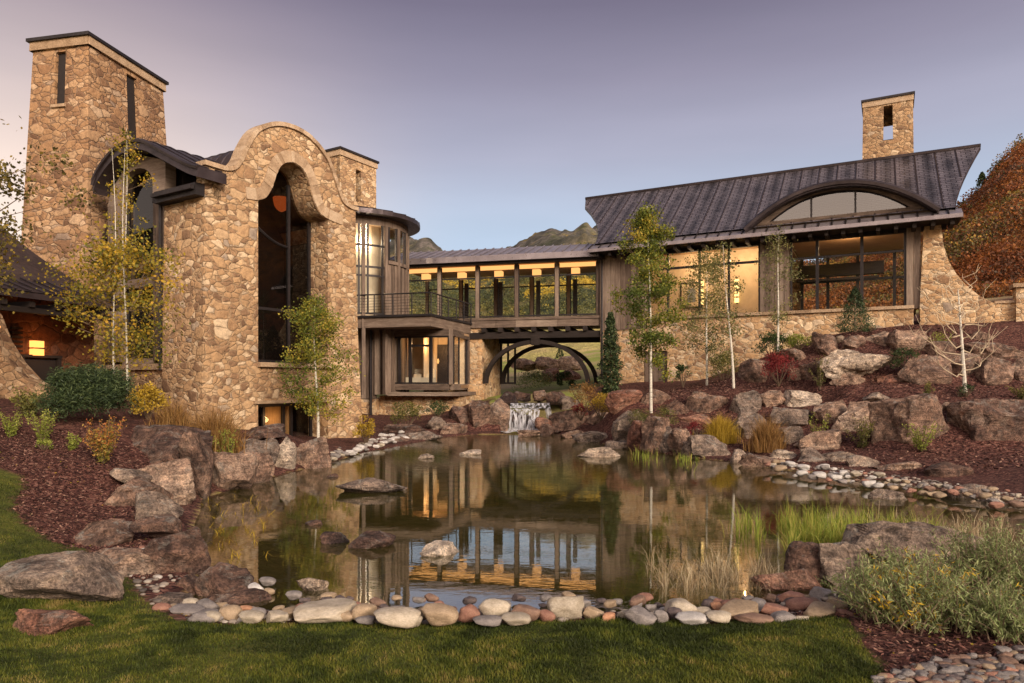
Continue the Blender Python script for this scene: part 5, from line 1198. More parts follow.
pf = thing('picture_frame', tuple(G(best, -3.48, 5.9)), 'square dark framed picture hanging on the lit gallery wall', 'picture')
m = MB()
for a, b, c_, d_ in ((-.55, .55, 5.85, 5.91), (-.55, .55, 7.09, 7.15), (-.55, -.49, 5.91, 7.09), (.49, .55, 5.91, 7.09)): m.fbox(G, best + a, best + b, -3.49, -3.43, c_, d_, .2)
m.build('frame', BLACK, pf)
m = MB(); m.fbox(G, best - .49, best + .49, -3.49, -3.46, 5.91, 7.09, .5); m.build('mat_board', PLAST, pf)
m = MB(); m.fbox(G, best - .18, best + .22, -3.459, -3.45, 6.15, 6.85, .5); m.build('print', plain('print', (.22, .24, .26), .6, .9), pf)

# ---------------------------------------------------------------- porch house (far left)
PH = frame((-12.0, 19.2), (-.30, -.954), (.954, -.30))      # s runs towards the camera along the eave, o outward (right)
ph = thing('porch_house', (-13.5, 17, 1.6), 'low stone cottage with sweeping dark metal roof and lit porch at the left edge', 'house')
def proof(a, b):   # roof sheet: b=0 eave, b=1 ridge; far end sweeps back
    s = -.9 * (1 - b) ** 2 + 0.0 + 1.0 * b + (8 - 0) * a * (1 - .0 * b); return PH(s, .75 - 4.3 * b, 4.25 + 3.7 * (.55 * b + .45 * b * b))
m = MB(); m.grid(proof, 16, 10, thick=Vector((0, 0, -.14)), val=.4); m.build('roof', METAL, ph)
m = MB(); m.grid(lambda a, b: proof(a, b * .17) + Vector((0, 0, .03)), 10, 2, val=.5)
for k in range(22): m.tube([proof(k / 22, j * .17 / 3) + Vector((0, 0, .06)) for j in range(4)], .028, 4, .8)
m.build('eave_apron', METAL, ph)
m = MB(); m.grid(lambda a, b: PH(-.8 + 1.9 * b + 0 * a, .75 - 4.3 * b - 4.3 * a * (1 - b) * 2, 4.1 + 3.7 * (.55 * b + .45 * b * b) * 1.0), 4, 6, val=.3); m.build('roof_end', METAL, ph)
m = MB()
for s in np.arange(-.3, 7, .7): m.fbox(PH, s, s + .14, -.6, .62, 3.92, 4.06, .3)
m.fbox(PH, -.6, 7, .35, .55, 3.78, 3.915, .2); m.build('rafter', WOODD, ph)
m = MB(); m.fbox(PH, -1.3, 7, -1.3, -1.0, .8, 4.4); m.build('wall', stone_wall('porch_masonry', (.42, .27, .24), (2.6, 2.6, 4)), ph)
m = MB(); m.fbox(PH, .0, .95, -.985, -.93, 1.9, 2.68, .2)
for s in (-.12, .95): m.fbox(PH, s, s + .1, -.985, -.85, 1.6, 2.72, .1)
m.fbox(PH, -.14, 1.07, -.985, -.84, 2.723, 2.80, .1); m.build('fireplace_screen', DARKIN, ph)
m = MB()
for z in np.arange(2.5, 3.5, .12): m.fbox(PH, .95, 1.25, -.985, -.92, z, z + .06)
m.build('louvre', WOODD, ph)
wl_ = thing('porch_lamp', tuple(PH(.58, -.95, 2.8)), 'glowing orange lantern on the dark porch wall under the eave', 'wall lamp')
m = MB(); m.fbox(PH, .44, .74, -.96, -.80, 2.78, 2.96, .5); m.fbox(PH, .44, .74, -.96, -.80, 3.0, 3.18, .5); m.build('lamp_shade', emit('porch_glow', (1, .36, .08), 1.6), wl_)
m = MB(); m.fbox(PH, .42, .76, -.97, -.79, 2.963, 2.997, .2); m.build('lamp_band', BLACK, wl_)
# curved stone buttress in front
bt = thing('curved_buttress', (-12.3, 15.6, 1.5), 'low sweeping fieldstone buttress wall at the left edge in front of the porch', 'wall')
bfr = frame((-10.3, 15.7), (-.95, -.1), (.1, -.95))
m = MB(); m.solid([[(.0, .6), (0., 1.75), (.35, 1.85), (.75, 2.1), (1.1, 2.5), (1.4, 3.0), (1.62, 3.6), (1.8, 3.85), (4.5, 3.85), (4.5, .6)]], bfr, 0, -.7); m.build('wall', STONE, bt)
m = MB(); m.tube([PX(-6, 330, 15.2), PX(-1, 326, 15.3)], .05, 5); up = m.build('uplight', LAMP, bt)

# ---------------------------------------------------------------- hall lamp and room lamps
lp = thing('bowl_lamp', tuple(HF(4.25, -1.9, 8.0)), 'orange glowing bowl lamp hanging behind the tall bell shaped window', 'lamp')
m = MB(); m.tube([HF(4.25, -1.9, 7.95), HF(4.25, -1.9, 8.02), HF(4.25, -1.9, 8.15), HF(4.25, -1.9, 8.33), HF(4.25, -1.9, 8.42)], [.05, .16, .24, .28, .29], 16); m.build('lamp_bowl', LAMPO, lp)
m = MB(); m.tube([HF(4.25, -1.9, 8.42), HF(4.25, -1.9, 8.8)], .02, 4); m.build('cord', BLACK, lp)
def point(name, p, e, c=(1, .66, .34), r=.03):
    d = bpy.data.lights.new(name, 'POINT'); d.energy = e; d.color = c; d.shadow_soft_size = r
    o = bpy.data.objects.new(name, d); col.objects.link(o); o.location = p; return o
point('gallery_lamp', G(4.0, -2.2, 7.9), 85, (1, .66, .36)); point('gallery_lamp', G(6.4, -2.2, 7.9), 78, (1, .66, .36))
point('living_lamp', G(10.8, -3.5, 8.2), 50, (1, .6, .3))
point('room_lamp', K1(1.6, -1.4, 3.9), 50, (1, .56, .24)); point('turret_lamp', cyl(25, 1.9, 8.6), 80, (1, .8, .55))
point('hall_lamp', HF(4.0, -2.2, 7.6), 5, (1, .4, .12)); point('porch_lamp_light', PH(.58, -.5, 3.0), 5, (1, .36, .1)); point('lower_door_lamp', HF(2.9, -.45, .85), 8, (1, .6, .25), .1)
point('buttress_lamp', tuple(PX(4, 318, 14.8)), 5, (1, .5, .2), .05)
# ---------------------------------------------------------------- boulders
import bmesh
def ico(sub):
    bm = bmesh.new(); bmesh.ops.create_icosphere(bm, subdivisions=sub, radius=1)
    V = np.array([v.co[:] for v in bm.verts]); F = np.array([[v.index for v in f.verts] for f in bm.faces]); bm.free(); return V, F
ICO = {k: ico(k) for k in (2, 3, 4, 5)}
def rock_shape(seed, sub=4, box=.55, cuts=9, rough=.10):
    g_ = np.random.default_rng(seed); V, F = ICO[sub]; V = V.copy()
    e = 1 - box * .62
    V = np.sign(V) * np.abs(V) ** e
    V /= np.abs(V).max(0)
    # planar fracture cuts
    for i in range(cuts):
        n = g_.normal(size=3); n[2] = n[2] * .8 + .15; n /= np.linalg.norm(n); d = g_.uniform(.50, .86)
        t = V @ n - d; m = t > 0; V[m] -= np.outer(t[m] * .97, n)
    s3 = g_.uniform(0, 100, 3)
    P = V
    disp = np.array([noise.fractal(Vector(p * 1.5 + s3), 1.0, 2.0, 3) * .9 + noise.ridged_multi_fractal(Vector(p * 1.9 + s3), .9, 2.1, 3, 1.0, 2.0) * .28 + noise.fractal(Vector(p * 6 + s3), .8, 2, 3) * .28 for p in P])
    nn = V / (np.linalg.norm(V, axis=1)[:, None] + 1e-9)
    V = V + nn * ((disp - disp.mean()) * rough * 1.6)[:, None]
    lo, hi = V.min(0), V.max(0); V = (V - (lo + hi) / 2) / ((hi - lo) / 2)
    return V, F
nrock = [0]
def rock(x0, y0, x1, y1, zd, tone, label, depth=.75, box=.55, cuts=9, name='boulder', group=None, tilt=0, cat='boulder', rough=.10, sink=.12):
    if zd == 0: y1 -= .34 * (y1 - y0)
    d = zd if zd > 3.5 else (HC - zd) * FOC / (y1 - HY)
    nrock[0] += 1; sd_ = nrock[0] * 13 + 5
    w = (x1 - x0) / FOC * d; hgt = (y1 - y0) / FOC * d
    V, F = rock_shape(sd_, (5 if w / d * FOC > 60 else 4) if w / d * FOC > 22 else 3, box, cuts + 4, rough)
    dy = max(w * depth, hgt * .8)
    hh_ = hgt * (1 + sink)
    S = np.array([w / 2 * 1.03, dy / 2, hh_ / 2])
    V = V * S
    if tilt: 
        c_, s_ = math.cos(R_(tilt)), math.sin(R_(tilt)); V = np.stack([V[:, 0] * c_ - V[:, 2] * s_, V[:, 1], V[:, 0] * s_ + V[:, 2] * c_], -1)
    top = PX((x0 + x1) / 2, y0, d).z
    base = Vector((PX((x0 + x1) / 2, y1, d).x, d + dy * .30, top - hh_))
    o = link(np_mesh(name, V + np.array([0, 0, hh_ / 2]), F, smooth=True), name, ROCK[tone], None, tuple(base))
    try: o.data.set_sharp_from_angle(angle=R_(30))
    except Exception: pass
    return tag(o, label, cat, group)
place_rocks(rock)

# ---------------------------------------------------------------- cobbles
CV = [rock_shape(900 + i, 3, .10 + .15 * (i % 3), 4 + i % 4, .06) for i in range(10)]
CM = {}
def cobble(px0, y0, px1, y1, col_, label, group, zb=.03, dd=None, name='cobble', depth=None):
    zb = float(np.interp(y1, [604, 630], [.02, .14])) if y1 > 600 and dd is None else zb
    d = dd or (HC - zb) * FOC / (y1 - HY); w = (px1 - px0) / FOC * d
    k = random.randrange(10)
    if (k, col_) not in CM:
        me = np_mesh(name, CV[k][0], CV[k][1], smooth=True); me.materials.append(COB[col_]); CM[(k, col_)] = me
    o = bpy.data.objects.new(name, CM[(k, col_)]); col.objects.link(o)
    hgt = (y1 - y0) / FOC * d * .88
    x = ((px0 + px1) / 2 - CX) / FOC * d; dy = depth or w * random.uniform(.65, .9)
    o.scale = (w / 2, dy / 2, hgt / 2 * 1.1); o.rotation_euler = (random.uniform(-.12, .12), random.uniform(-.1, .1), random.uniform(-.2, .2))
    o.location = (x, d + dy * .35, PX(0, y1, d).z + hgt / 2)
    return tag(o, label, 'cobble', group)
FR = [(150, 604, 168, 614, 'rust'), (166, 604, 182, 612, 'tan'), (181, 598, 197, 611, 'cream'), (193, 600, 217, 613, 'grey'), (165, 608, 200, 617, 'grey'), (186, 612, 221, 624, 'grey'), (200, 612, 219, 624, 'cream'), (217, 606, 239, 622, 'tan'), (214, 602, 226, 610, 'tan'), (236, 612, 262, 625, 'cream'), (249, 608, 265, 618, 'grey'), (238, 606, 252, 613, 'orange'),
      (261, 612, 286, 625, 'cream'), (277, 609, 302, 620, 'tan'), (289, 607, 352, 624, 'cream'), (326, 609, 356, 623, 'tan'), (350, 605, 375, 623, 'tan'), (354, 617, 374, 626, 'grey'), (366, 608, 387, 617, 'brown'), (378, 604, 391, 613, 'dark'), (371, 611, 420, 630, 'cream'), (413, 608, 433, 620, 'tan'), (402, 611, 422, 628, 'cream'), (419, 606, 458, 628, 'tan'),
      (457, 605, 480, 623, 'rust'), (478, 599, 511, 621, 'cream'), (472, 618, 503, 628, 'grey'), (500, 615, 531, 627, 'cream'), (511, 605, 542, 623, 'brown'), (538, 610, 556, 623, 'rust'), (547, 596, 586, 621, 'cream'), (583, 607, 605, 621, 'tan'), (601, 613, 617, 624, 'orange'), (617, 609, 633, 621, 'cream'), (626, 610, 659, 627, 'grey'), (645, 604, 658, 612, 'grey'),
      (654, 610, 669, 624, 'grey'), (667, 601, 700, 617, 'cream'), (668, 608, 684, 621, 'dark'), (677, 614, 708, 626, 'white'), (696, 608, 713, 616, 'cream'), (707, 613, 734, 624, 'cream'), (711, 602, 723, 613, 'orange'), (719, 606, 765, 621, 'tan'), (736, 615, 776, 625, 'brown'), (731, 599, 747, 608, 'rust'), (748, 598, 768, 612, 'grey'), (763, 604, 791, 619, 'rust'),
      (767, 594, 782, 604, 'brown'), (779, 592, 808, 606, 'rust'), (789, 599, 819, 614, 'rust'), (772, 613, 800, 625, 'grey'), (806, 606, 843, 623, 'tan'), (812, 588, 838, 602, 'grey'), (800, 598, 822, 609, 'brown'), (796, 616, 812, 625, 'cream'), (828, 598, 850, 612, 'tan'), (838, 610, 856, 622, 'rust'),
      (245, 583, 263, 596, 'white'), (257, 578, 274, 587, 'grey'), (262, 588, 274, 596, 'tan'), (100, 0, 0, 0, None)]
CN = {'cream': 'cream', 'tan': 'tan', 'grey': 'grey', 'rust': 'rust red', 'brown': 'brown', 'white': 'whitish', 'orange': 'orange', 'dark': 'nearly black'}
def ordw(n): return {1: '1st', 2: '2nd', 3: '3rd', 21: '21st', 22: '22nd', 23: '23rd', 31: '31st'}.get(n, f'{n}th')
FR = sorted([f for f in FR if f[4]], key=lambda f: f[0] + f[2])
cnt = {}
for i, f in enumerate(FR):
    cnt[f[4]] = cnt.get(f[4], 0) + 1
    sz = 'large' if f[2] - f[0] > 34 else ('small' if f[2] - f[0] < 19 else 'medium')
    lab = f'{sz} {CN[f[4]]} cobble edging the front lawn, {ordw(cnt[f[4]])} {CN[f[4]]} one from the left' if sz != 'x' else ''
    cobble(*f[:5], lab, 'cobbles edging the front lawn', zb=.03 if f[3] > 600 else 0.0)
# second, smaller infill row between water and edging
ks = list(COB)
for i in range(60):
    px = 205 + i * 10.4 + random.uniform(-7, 7)
    if 200 < px < 270: continue
    w = random.uniform(7, 20); y1 = 607 + random.uniform(-7, 7); c = random.choice(['grey', 'tan', 'brown', 'dark', 'dark', 'rust', 'grey'])
    cobble(px - w / 2, y1 - w * .55, px + w / 2, y1, c, f'little {CN[c]} cobble filling gaps in the front edging row', 'little cobbles filling the front edging', 0)
# left gravel pocket
for i in range(14):
    px = random.uniform(128, 152); y1 = 556 + random.uniform(-10, 9); w = random.uniform(5, 9); c = random.choice(['grey', 'rust', 'white', 'brown'])
    cobble(px - w / 2, y1 - w * .7, px + w / 2, y1, c, f'tiny {CN[c]} stone in the crevice between the left bank boulders', 'tiny stones in the left bank crevice', dd=7.9)
# pale rubble under the hall corner
for i in range(44):
    t = i / 43; px = 328 + 74 * t + random.uniform(-4, 4); y1 = 462 - 22 * t + random.uniform(-7, 1); w = random.uniform(4, 11); c = random.choice(['white', 'cream', 'grey', 'white'])
    cobble(px - w / 2, y1 - w * .55, px + w / 2, y1, c, f'{CN[c]} rubble stone on the shore below the hall corner', 'pale rubble below the hall corner', .04)
# right shore strip
sh = [(772, 462, 472), (800, 465, 478), (830, 468, 482), (860, 472, 487), (900, 478, 492), (950, 487, 500), (1000, 490, 508), (1024, 490, 510)]
for i in range(118):
    px = 768 + 250 * (i / 117) + random.uniform(-5, 5); a = np.interp(px, [s[0] for s in sh], [s[1] for s in sh]); b = np.interp(px, [s[0] for s in sh], [s[2] for s in sh])
    q = random.random(); y1 = a + (b - a) * q + 1; w = random.uniform(5, 15) * (.7 + .4 * q); c = random.choice(['white', 'cream', 'grey', 'white', 'tan', 'grey', 'rust', 'brown'] if px < 880 else ['grey', 'tan', 'rust', 'cream', 'grey', 'brown'])
    zb_ = .02 + .14 * (1 - q)
    cobble(px - w / 2, y1 - w * .52, px + w / 2, y1, c, f'{CN[c]} cobble in the stony strip along the right shore', 'cobbles along the right shore', zb_)
# gravel bed lower right
k = 0
while k < 190:
    px = random.uniform(878, 1030); y1 = random.uniform(642, 692)
    if y1 < 674 - (px - 884) * .17: continue
    k += 1; w = random.uniform(8, 17); c = random.choice(['grey', 'tan', 'brown', 'grey', 'rust', 'dark', 'brown', 'grey'])
    d = (HC - .24) * FOC / (y1 - HY); zz = gz((px - CX) / FOC * d, d)
    cobble(px - w / 2, y1 - w * .5, px + w / 2, y1, c, f'{CN[c]} river pebble in the gravel bed at the lower right corner', 'river pebbles at the lower right corner', zz + .0, dd=(HC - zz) * FOC / (y1 - HY), name='pebble')
# submerged stones are part of the pond floor
k = 0; Vs = []; Fs = []; b = 0
for i in range(420):
    x = random.uniform(-6, 9); y = random.uniform(6.3, 16); 
    if sdist(np.array([x]), np.array([y]))[0] > -.15: continue
    v, f = CV[i % 10]; r = random.uniform(.04, .16); z = gz(x, y)
    V_, F_ = ICO[2]; Vs.append(V_ * np.array([r, r * .8, r * .45]) + np.array([x, y, z + r * .1])); Fs.append(F_ + b); b += len(V_)
o = link(np_mesh('pond_stones', np.concatenate(Vs), np.concatenate(Fs), smooth=True), 'pond_stones', cobble_mat('submerged_stone', (.07, .055, .03), (.24, .19, .11))); tag(o, 'submerged stones scattered on the pond floor', 'stones', kind='stuff')

# gravel and grit between the cobbles
Vs = []; Fs = []; b = 0
g_ = np.random.default_rng(91); X = g_.uniform(-4.2, 16, 26000); Y = g_.uniform(5.2, 17, 26000); sd_ = sdist(X, Y); k = (sd_ > -.10) & (sd_ < .62) & (((Y < 7) & (X < 3.6)) | (X > 5.2)) & ~lawn_mask(X, Y) & (np.abs(X) < Y * .8)
X, Y = X[k][:4200], Y[k][:4200]; Z = height(X, Y); V_, F_ = ICO[2]; V_ = V_ * (1 + g_.normal(0, .08, (len(V_), 1)))
for x, y, z in zip(X, Y, Z):
    r = g_.uniform(.012, .045); Vs.append(V_ * np.array([r, r * g_.uniform(.6, 1), r * .55]) + np.array([x, y, z + r * .2])); Fs.append(F_ + b); b += len(V_)
gm = M('grit'); gi = gm.node('Attribute', attribute_name='v').outputs['Fac']; gm.bsdf(gm.ramp([(0, (.06, .05, .045)), (.5, (.20, .16, .13)), (.8, (.33, .28, .23)), (1, (.42, .38, .34))], gi), .75)
tag(link(np_mesh('gravel', np.concatenate(Vs), np.concatenate(Fs), np.repeat(g_.random(len(Vs)), len(F_)), smooth=True), 'gravel', gm.m), 'mixed grey and brown gravel between the cobbles on the shore', 'gravel', kind='stuff')
# ---------------------------------------------------------------- waterfall
def fall_mat():
    m = M('falling_water'); c = m.coord(); n = m.noise(m.node('Mapping', ins={0: c, 3: (7, 7, .35)}).outputs[0], 1.5, 3, .5)
    f = m.ramp([(.40, (.03, .03, .03)), (.64, (.75, .75, .75))], n.outputs[0])
    d = m.node('BsdfPrincipled', ins={'Base Color': (.80, .80, .84, 1), 'Roughness': .6}); t = m.node('BsdfTransparent', ins={'Color': (.75, .72, .7, 1)})
    x = m.node('MixShader', ins={0: f, 1: t.outputs[0], 2: d.outputs[0]}); m.l.new(x.outputs[0], m.out.inputs[0]); return m.m
FM = fall_mat()
wf = thing('waterfall', tuple(PX(530, 432, 28.6)), 'white veil waterfall spilling over dark rocks beneath the bridge', 'waterfall')
def sheet(m, px0, px1, y0, y1, d0, d1, skew=0):
    def f(a, b):
        w = .06 * math.sin(a * 23) + .04 * math.sin(a * 51 + 1)
        bb = min(1, b * 1.0); d = d0 + (d1 - d0) * math.sqrt(bb) + w * bb
        return PX(px0 + (px1 - px0) * a + skew * b, y0 + (y1 - y0) * b ** 1.25, d)
    m.grid(f, 30, 8, val=.5)
m = MB(); sheet(m, 510, 550, 403, 408, 29.8, 29.4); sheet(m, 508, 540, 408.5, 431.5, 29.3, 28.9, -2); sheet(m, 544, 550, 407, 420, 29.2, 28.9, 3); sheet(m, 529, 537, 419, 432, 28.85, 28.6, -3); m.build('water_veil', FM, wf, smooth=True, recalc=False)
def foam_mat():
    m = M('foam'); c = m.coord(); n = m.noise(c, 5, 5, .7); f = m.ramp([(.38, (0, 0, 0)), (.55, (.95, .95, .95))], n.outputs[0])
    d = m.node('BsdfPrincipled', ins={'Base Color': (.82, .83, .86, 1), 'Roughness': .5}); t = m.node('BsdfTransparent')
    x = m.node('MixShader', ins={0: f, 1: t.outputs[0], 2: d.outputs[0]}); m.l.new(x.outputs[0], m.out.inputs[0]); return m.m
m = MB(); m.grid(lambda a, b: Vector(((-.75 + 1.9 * a) + (1 - b) * .1 - .0, 28.2 + 1.0 * b, .03 + .10 * b * b + .03 * math.sin(a * 19))), 20, 4, val=.5); m.build('foam', foam_mat(), wf, smooth=True, recalc=False)
m = MB(); m.hexa([PX(500, 434, 29.6), PX(556, 434, 29.6), PX(556, 434, 30.4), PX(500, 434, 30.4), PX(503, 405, 29.75), PX(556, 405, 29.75), PX(556, 405, 30.4), PX(503, 405, 30.4)])
lg = thing('rock_ledge', tuple(PX(528, 434, 29.6)), 'dark wet rock ledge behind the falling water', 'ledge')
V, F = rock_shape(777, 4, .9, 4, .12); V = V * np.array([1.35, .6, .75])
o = link(np_mesh('ledge_face', V + np.array([0, .75, .35]), F, smooth=True), 'ledge_face', ROCK[2], lg)

# ---------------------------------------------------------------- shrubs and grasses
def shrub(x0, y0, x1, y1, d, mat, label, n=1400, leaf=.05, kind='ball', group=None, name='shrub', aspect=.55, cat='shrub', stems=True):
    cx, w, h_ = (x0 + x1) / 2, (x1 - x0) / FOC * d, (y1 - y0) / FOC * d
    B = PX(cx, y1, d); g_ = np.random.default_rng(int(x0 * 7 + y0 * 3 + 1)); root = thing(name, tuple(B), label, cat, group)
    B = Vector((B.x, B.y, max(min(gz(B.x, B.y), B.z + .12), B.z - .25) - .01)) if d < 33 else B; root.location = B; OFF[root.name] = B.copy()
    if kind == 'ball':      # clumpy, leaves near the shell of many sub-lobes
        k = min(160, max(9, int(n / 60))); a = g_.normal(size=(k, 3)); a /= np.linalg.norm(a, axis=1)[:, None]; a[:, 2] = np.where(a[:, 2] < -.45, -a[:, 2], a[:, 2]) * 1.1
        lc = a * np.array([w * .40, w * .34, h_ * .40]) * g_.uniform(.55, 1.05, (k, 1)); lc[:, 2] += h_ * .48
        r = g_.uniform(.10, .2, k) * min(w, h_ * 1.6); i = g_.integers(0, k, n); v = g_.normal(size=(n, 3)); v /= np.linalg.norm(v, axis=1)[:, None]
        C = lc[i] + v * (r[i] * g_.uniform(.55, 1.1, n))[:, None] * np.array([1, 1, .8]); C[:, 2] = np.maximum(C[:, 2], .02)
        val = np.clip(g_.random(n) * .7 + (g_.random(k)[i] - .2) * .5, 0, 1)
    elif kind == 'needle':  # conifer: tiers tapering upward
        t = g_.random(n) ** 1.25; th = g_.uniform(0, 2 * math.pi, n); lobes = 1 + .22 * np.sin(t * 40 + th * 3) + .12 * g_.normal(size=n)
        r = (w / 2) * (1 - t) ** .75 * lobes * np.sqrt(g_.uniform(.35, 1, n)); r = np.where(t < .08, r * .8, r)
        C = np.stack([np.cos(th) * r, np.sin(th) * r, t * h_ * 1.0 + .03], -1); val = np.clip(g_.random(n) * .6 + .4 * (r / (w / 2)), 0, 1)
    elif kind == 'column':
        t = g_.random(n); th = g_.uniform(0, 2 * math.pi, n); r = (w / 2) * np.sin(np.clip(t, .05, 1) ** .6 * math.pi * .96) ** .55 * (1 + .30 * np.sin(t * 37 + th * 2) + .22 * g_.normal(size=n)) * np.sqrt(g_.uniform(.25, 1, n)) * (1.15 - .5 * t)
        C = np.stack([np.cos(th) * r, np.sin(th) * r, t * h_], -1); val = g_.random(n)
    elif kind == 'sprig':   # several leaning stems with leaves
        k = max(5, int(n / 70)); th = g_.uniform(0, 2 * math.pi, k); L = g_.uniform(.6, 1.05, k); ln = g_.uniform(.15, .95, k)
        i = g_.integers(0, k, n); t = g_.uniform(.15, 1, n)
        C = np.stack([np.cos(th[i]) * ln[i] * w / 2 * t ** 1.2, np.sin(th[i]) * ln[i] * w / 2 * t ** 1.2, L[i] * h_ * t], -1) + g_.normal(0, leaf * .8, (n, 3)); C[:, 2] = np.maximum(C[:, 2], .01); val = np.clip(t * .5 + g_.random(n) * .5, 0, 1)
        m = MB()
        for q in range(k): m.tube([B + Vector((math.cos(th[q]) * ln[q] * w / 2 * t_ ** 1.2, math.sin(th[q]) * ln[q] * w / 2 * t_ ** 1.2, L[q] * h_ * t_)) for t_ in (0, .35, .7, 1)], [.008, .007, .005, .003], 4)
        m.build('stems', STEM, root)
    elif kind == 'grass':
        a = g_.normal(0, .19, n) * w; b_ = g_.normal(0, .19, n) * w
        V, F = blades(a, b_, np.zeros(n), h_ * g_.uniform(.45, 1.1, n) * (1.12 - .5 * np.clip(np.hypot(a, b_) / (w * .42), 0, 1)), leaf, .42, abs(int(x0)))
        link(np_mesh('blades', V, F, np.tile(g_.random(n), 2)), 'blades', mat, root); return root
    if stems and kind in ('ball',) and mat is not LEAF['pine']:
        m = MB()
        for q in range(9):
            th = q * .7; m.tube([B + Vector((0, 0, 0)), B + Vector((math.cos(th) * w * .15, math.sin(th) * w * .15, h_ * .3)), B + Vector((math.cos(th) * w * .33, math.sin(th) * w * .3, h_ * .62))], [.02 * min(1, w), .013, .006], 4)
        m.build('stems', STEM, root)
    if kind in ('needle', 'column'):
        m = MB(); m.tube([B, B + Vector((0, 0, h_ * .5)), B + Vector((0, 0, h_ * .93))], [.05, .03, .008], 5); m.build('trunk', TWIG, root)
    V, F, val = leaves(C, leaf, aspect, 0.3, val, abs(int(x0))); link(np_mesh('foliage', V, F, val), 'foliage', mat, root)
    return root
L = LEAF
place_shrubs(shrub)
# silvery foreground bush
def willow(x0, y0, x1, y1, d, label, seed, n_st=150, spread=1.0, gold=.0):
    g_ = np.random.default_rng(seed); B = PX((x0 + x1) / 2, y1, d); B.z = gz(B.x, B.y); w = (x1 - x0) / FOC * d; h_ = (y1 - y0) / FOC * d
    root = thing('silver_bush', tuple(B), label, 'shrub'); m = MB(); Cs = []; vals = []; dirs = []
    for q in range(n_st):
        th = g_.uniform(0, 2 * math.pi); R = math.sqrt(g_.random()) * w * .5 * spread; L_ = h_ * g_.uniform(.5, 1.08) * (1 - .35 * (R / (w * .5)) ** 2)
        bx, by = g_.normal(0, .16) * w, g_.normal(0, .12) * w
        P = [Vector((bx + math.cos(th) * R * t ** 1.4, by + math.sin(th) * R * .65 * t ** 1.4, L_ * (t - .18 * t * t * (R / (w * .5))))) for t in (0, .25, .5, .75, 1)]
        m.tube([B + p for p in P], [.006, .005, .004, .003, .0015], 4)
        k = 62; t = g_.uniform(.2, 1, k) * 4
        for tt in t:
            i = min(int(tt), 3); p = P[i].lerp(P[i + 1], tt - i); Cs.append((p.x, p.y, p.z)); 
        gk = g_.random() < gold
        vals.append(np.clip(g_.random(k) * .7 + .1 + (.5 if gk else 0), 0, .86 if not gk else 1))
    m.build('stems', TWIG, root); C = np.array(Cs) + g_.normal(0, .018, (len(Cs), 3)); C[:, 2] = np.maximum(C[:, 2], .01)
    V, F, v = leaves(C, .045, .16, .9, np.concatenate(vals), seed); link(np_mesh('foliage', V, F, v), 'foliage', L['silver'], root); return root
willow(850, 545, 952, 608, 5.7, 'silvery green fine leaved bush in front of the largest flat topped boulder', 5, 190)
willow(935, 524, 1064, 604, 6.1, 'silvery green fine leaved bush cut by the right edge of the photo', 6, 240)
willow(856, 560, 980, 640, 5.2, 'lower silvery bush with yellow leaves in front of the two other silver bushes', 7, 190, gold=.3)
willow(950, 590, 1070, 655, 4.9, 'nearest silvery bush above the river pebbles', 8, 120)
# reeds
def reeds(name, label, px0, px1, y0, y1, n, hgt, wid, mat, seed, lean=.35, clump=9):
    g_ = np.random.default_rng(seed); cy = g_.uniform(y0, y1, clump); cx = g_.uniform(px0, px1, clump); i = g_.integers(0, clump, n)
    py = cy[i] + g_.normal(0, 4, n); px = cx[i] + g_.normal(0, (px1 - px0) / clump * .55, n); d = HC * FOC / (py - HY); X = (px - CX) / FOC * d
    V, F = blades(X, d, np.full(n, -.03), hgt * (.25 + .95 * g_.random(n) ** 1.6) * (.7 + .5 * g_.random(clump)[i]), wid, lean, seed)
    o = link(np_mesh(name, V, F, np.tile(g_.random(n), 2)), name, mat); return tag(o, label, 'reeds', kind='stuff')
reeds('reed_bed', 'bright green reeds standing in the pond at right', 790, 945, 536, 560, 3600, .40, .008, L['reed'], 21, .45, 40)
reeds('reed_bed', 'thin green reeds behind the bright reeds at right', 730, 880, 522, 545, 1300, .36, .008, L['reed'], 22, .4, 18)
reeds('dry_reeds', 'pale dry reeds in the pond left of the green reeds', 645, 800, 562, 592, 1700, .24, .006, L['dry'], 23, .8, 40)
reeds('dry_reeds', 'dry orange reeds before the flat topped boulder', 868, 1010, 528, 545, 1000, .33, .008, L['dry'], 24, .5, 12)
reeds('reed_bed', 'short lime grass at the water line below the pink boulder', 630, 700, 456, 462, 260, .30, .014, L['reed'], 25, .35, 7)
reeds('dry_reeds', 'floating yellow grass blades by the left bank', 205, 268, 492, 560, 420, .13, .010, L['yellow'], 26, 2.2, 40)

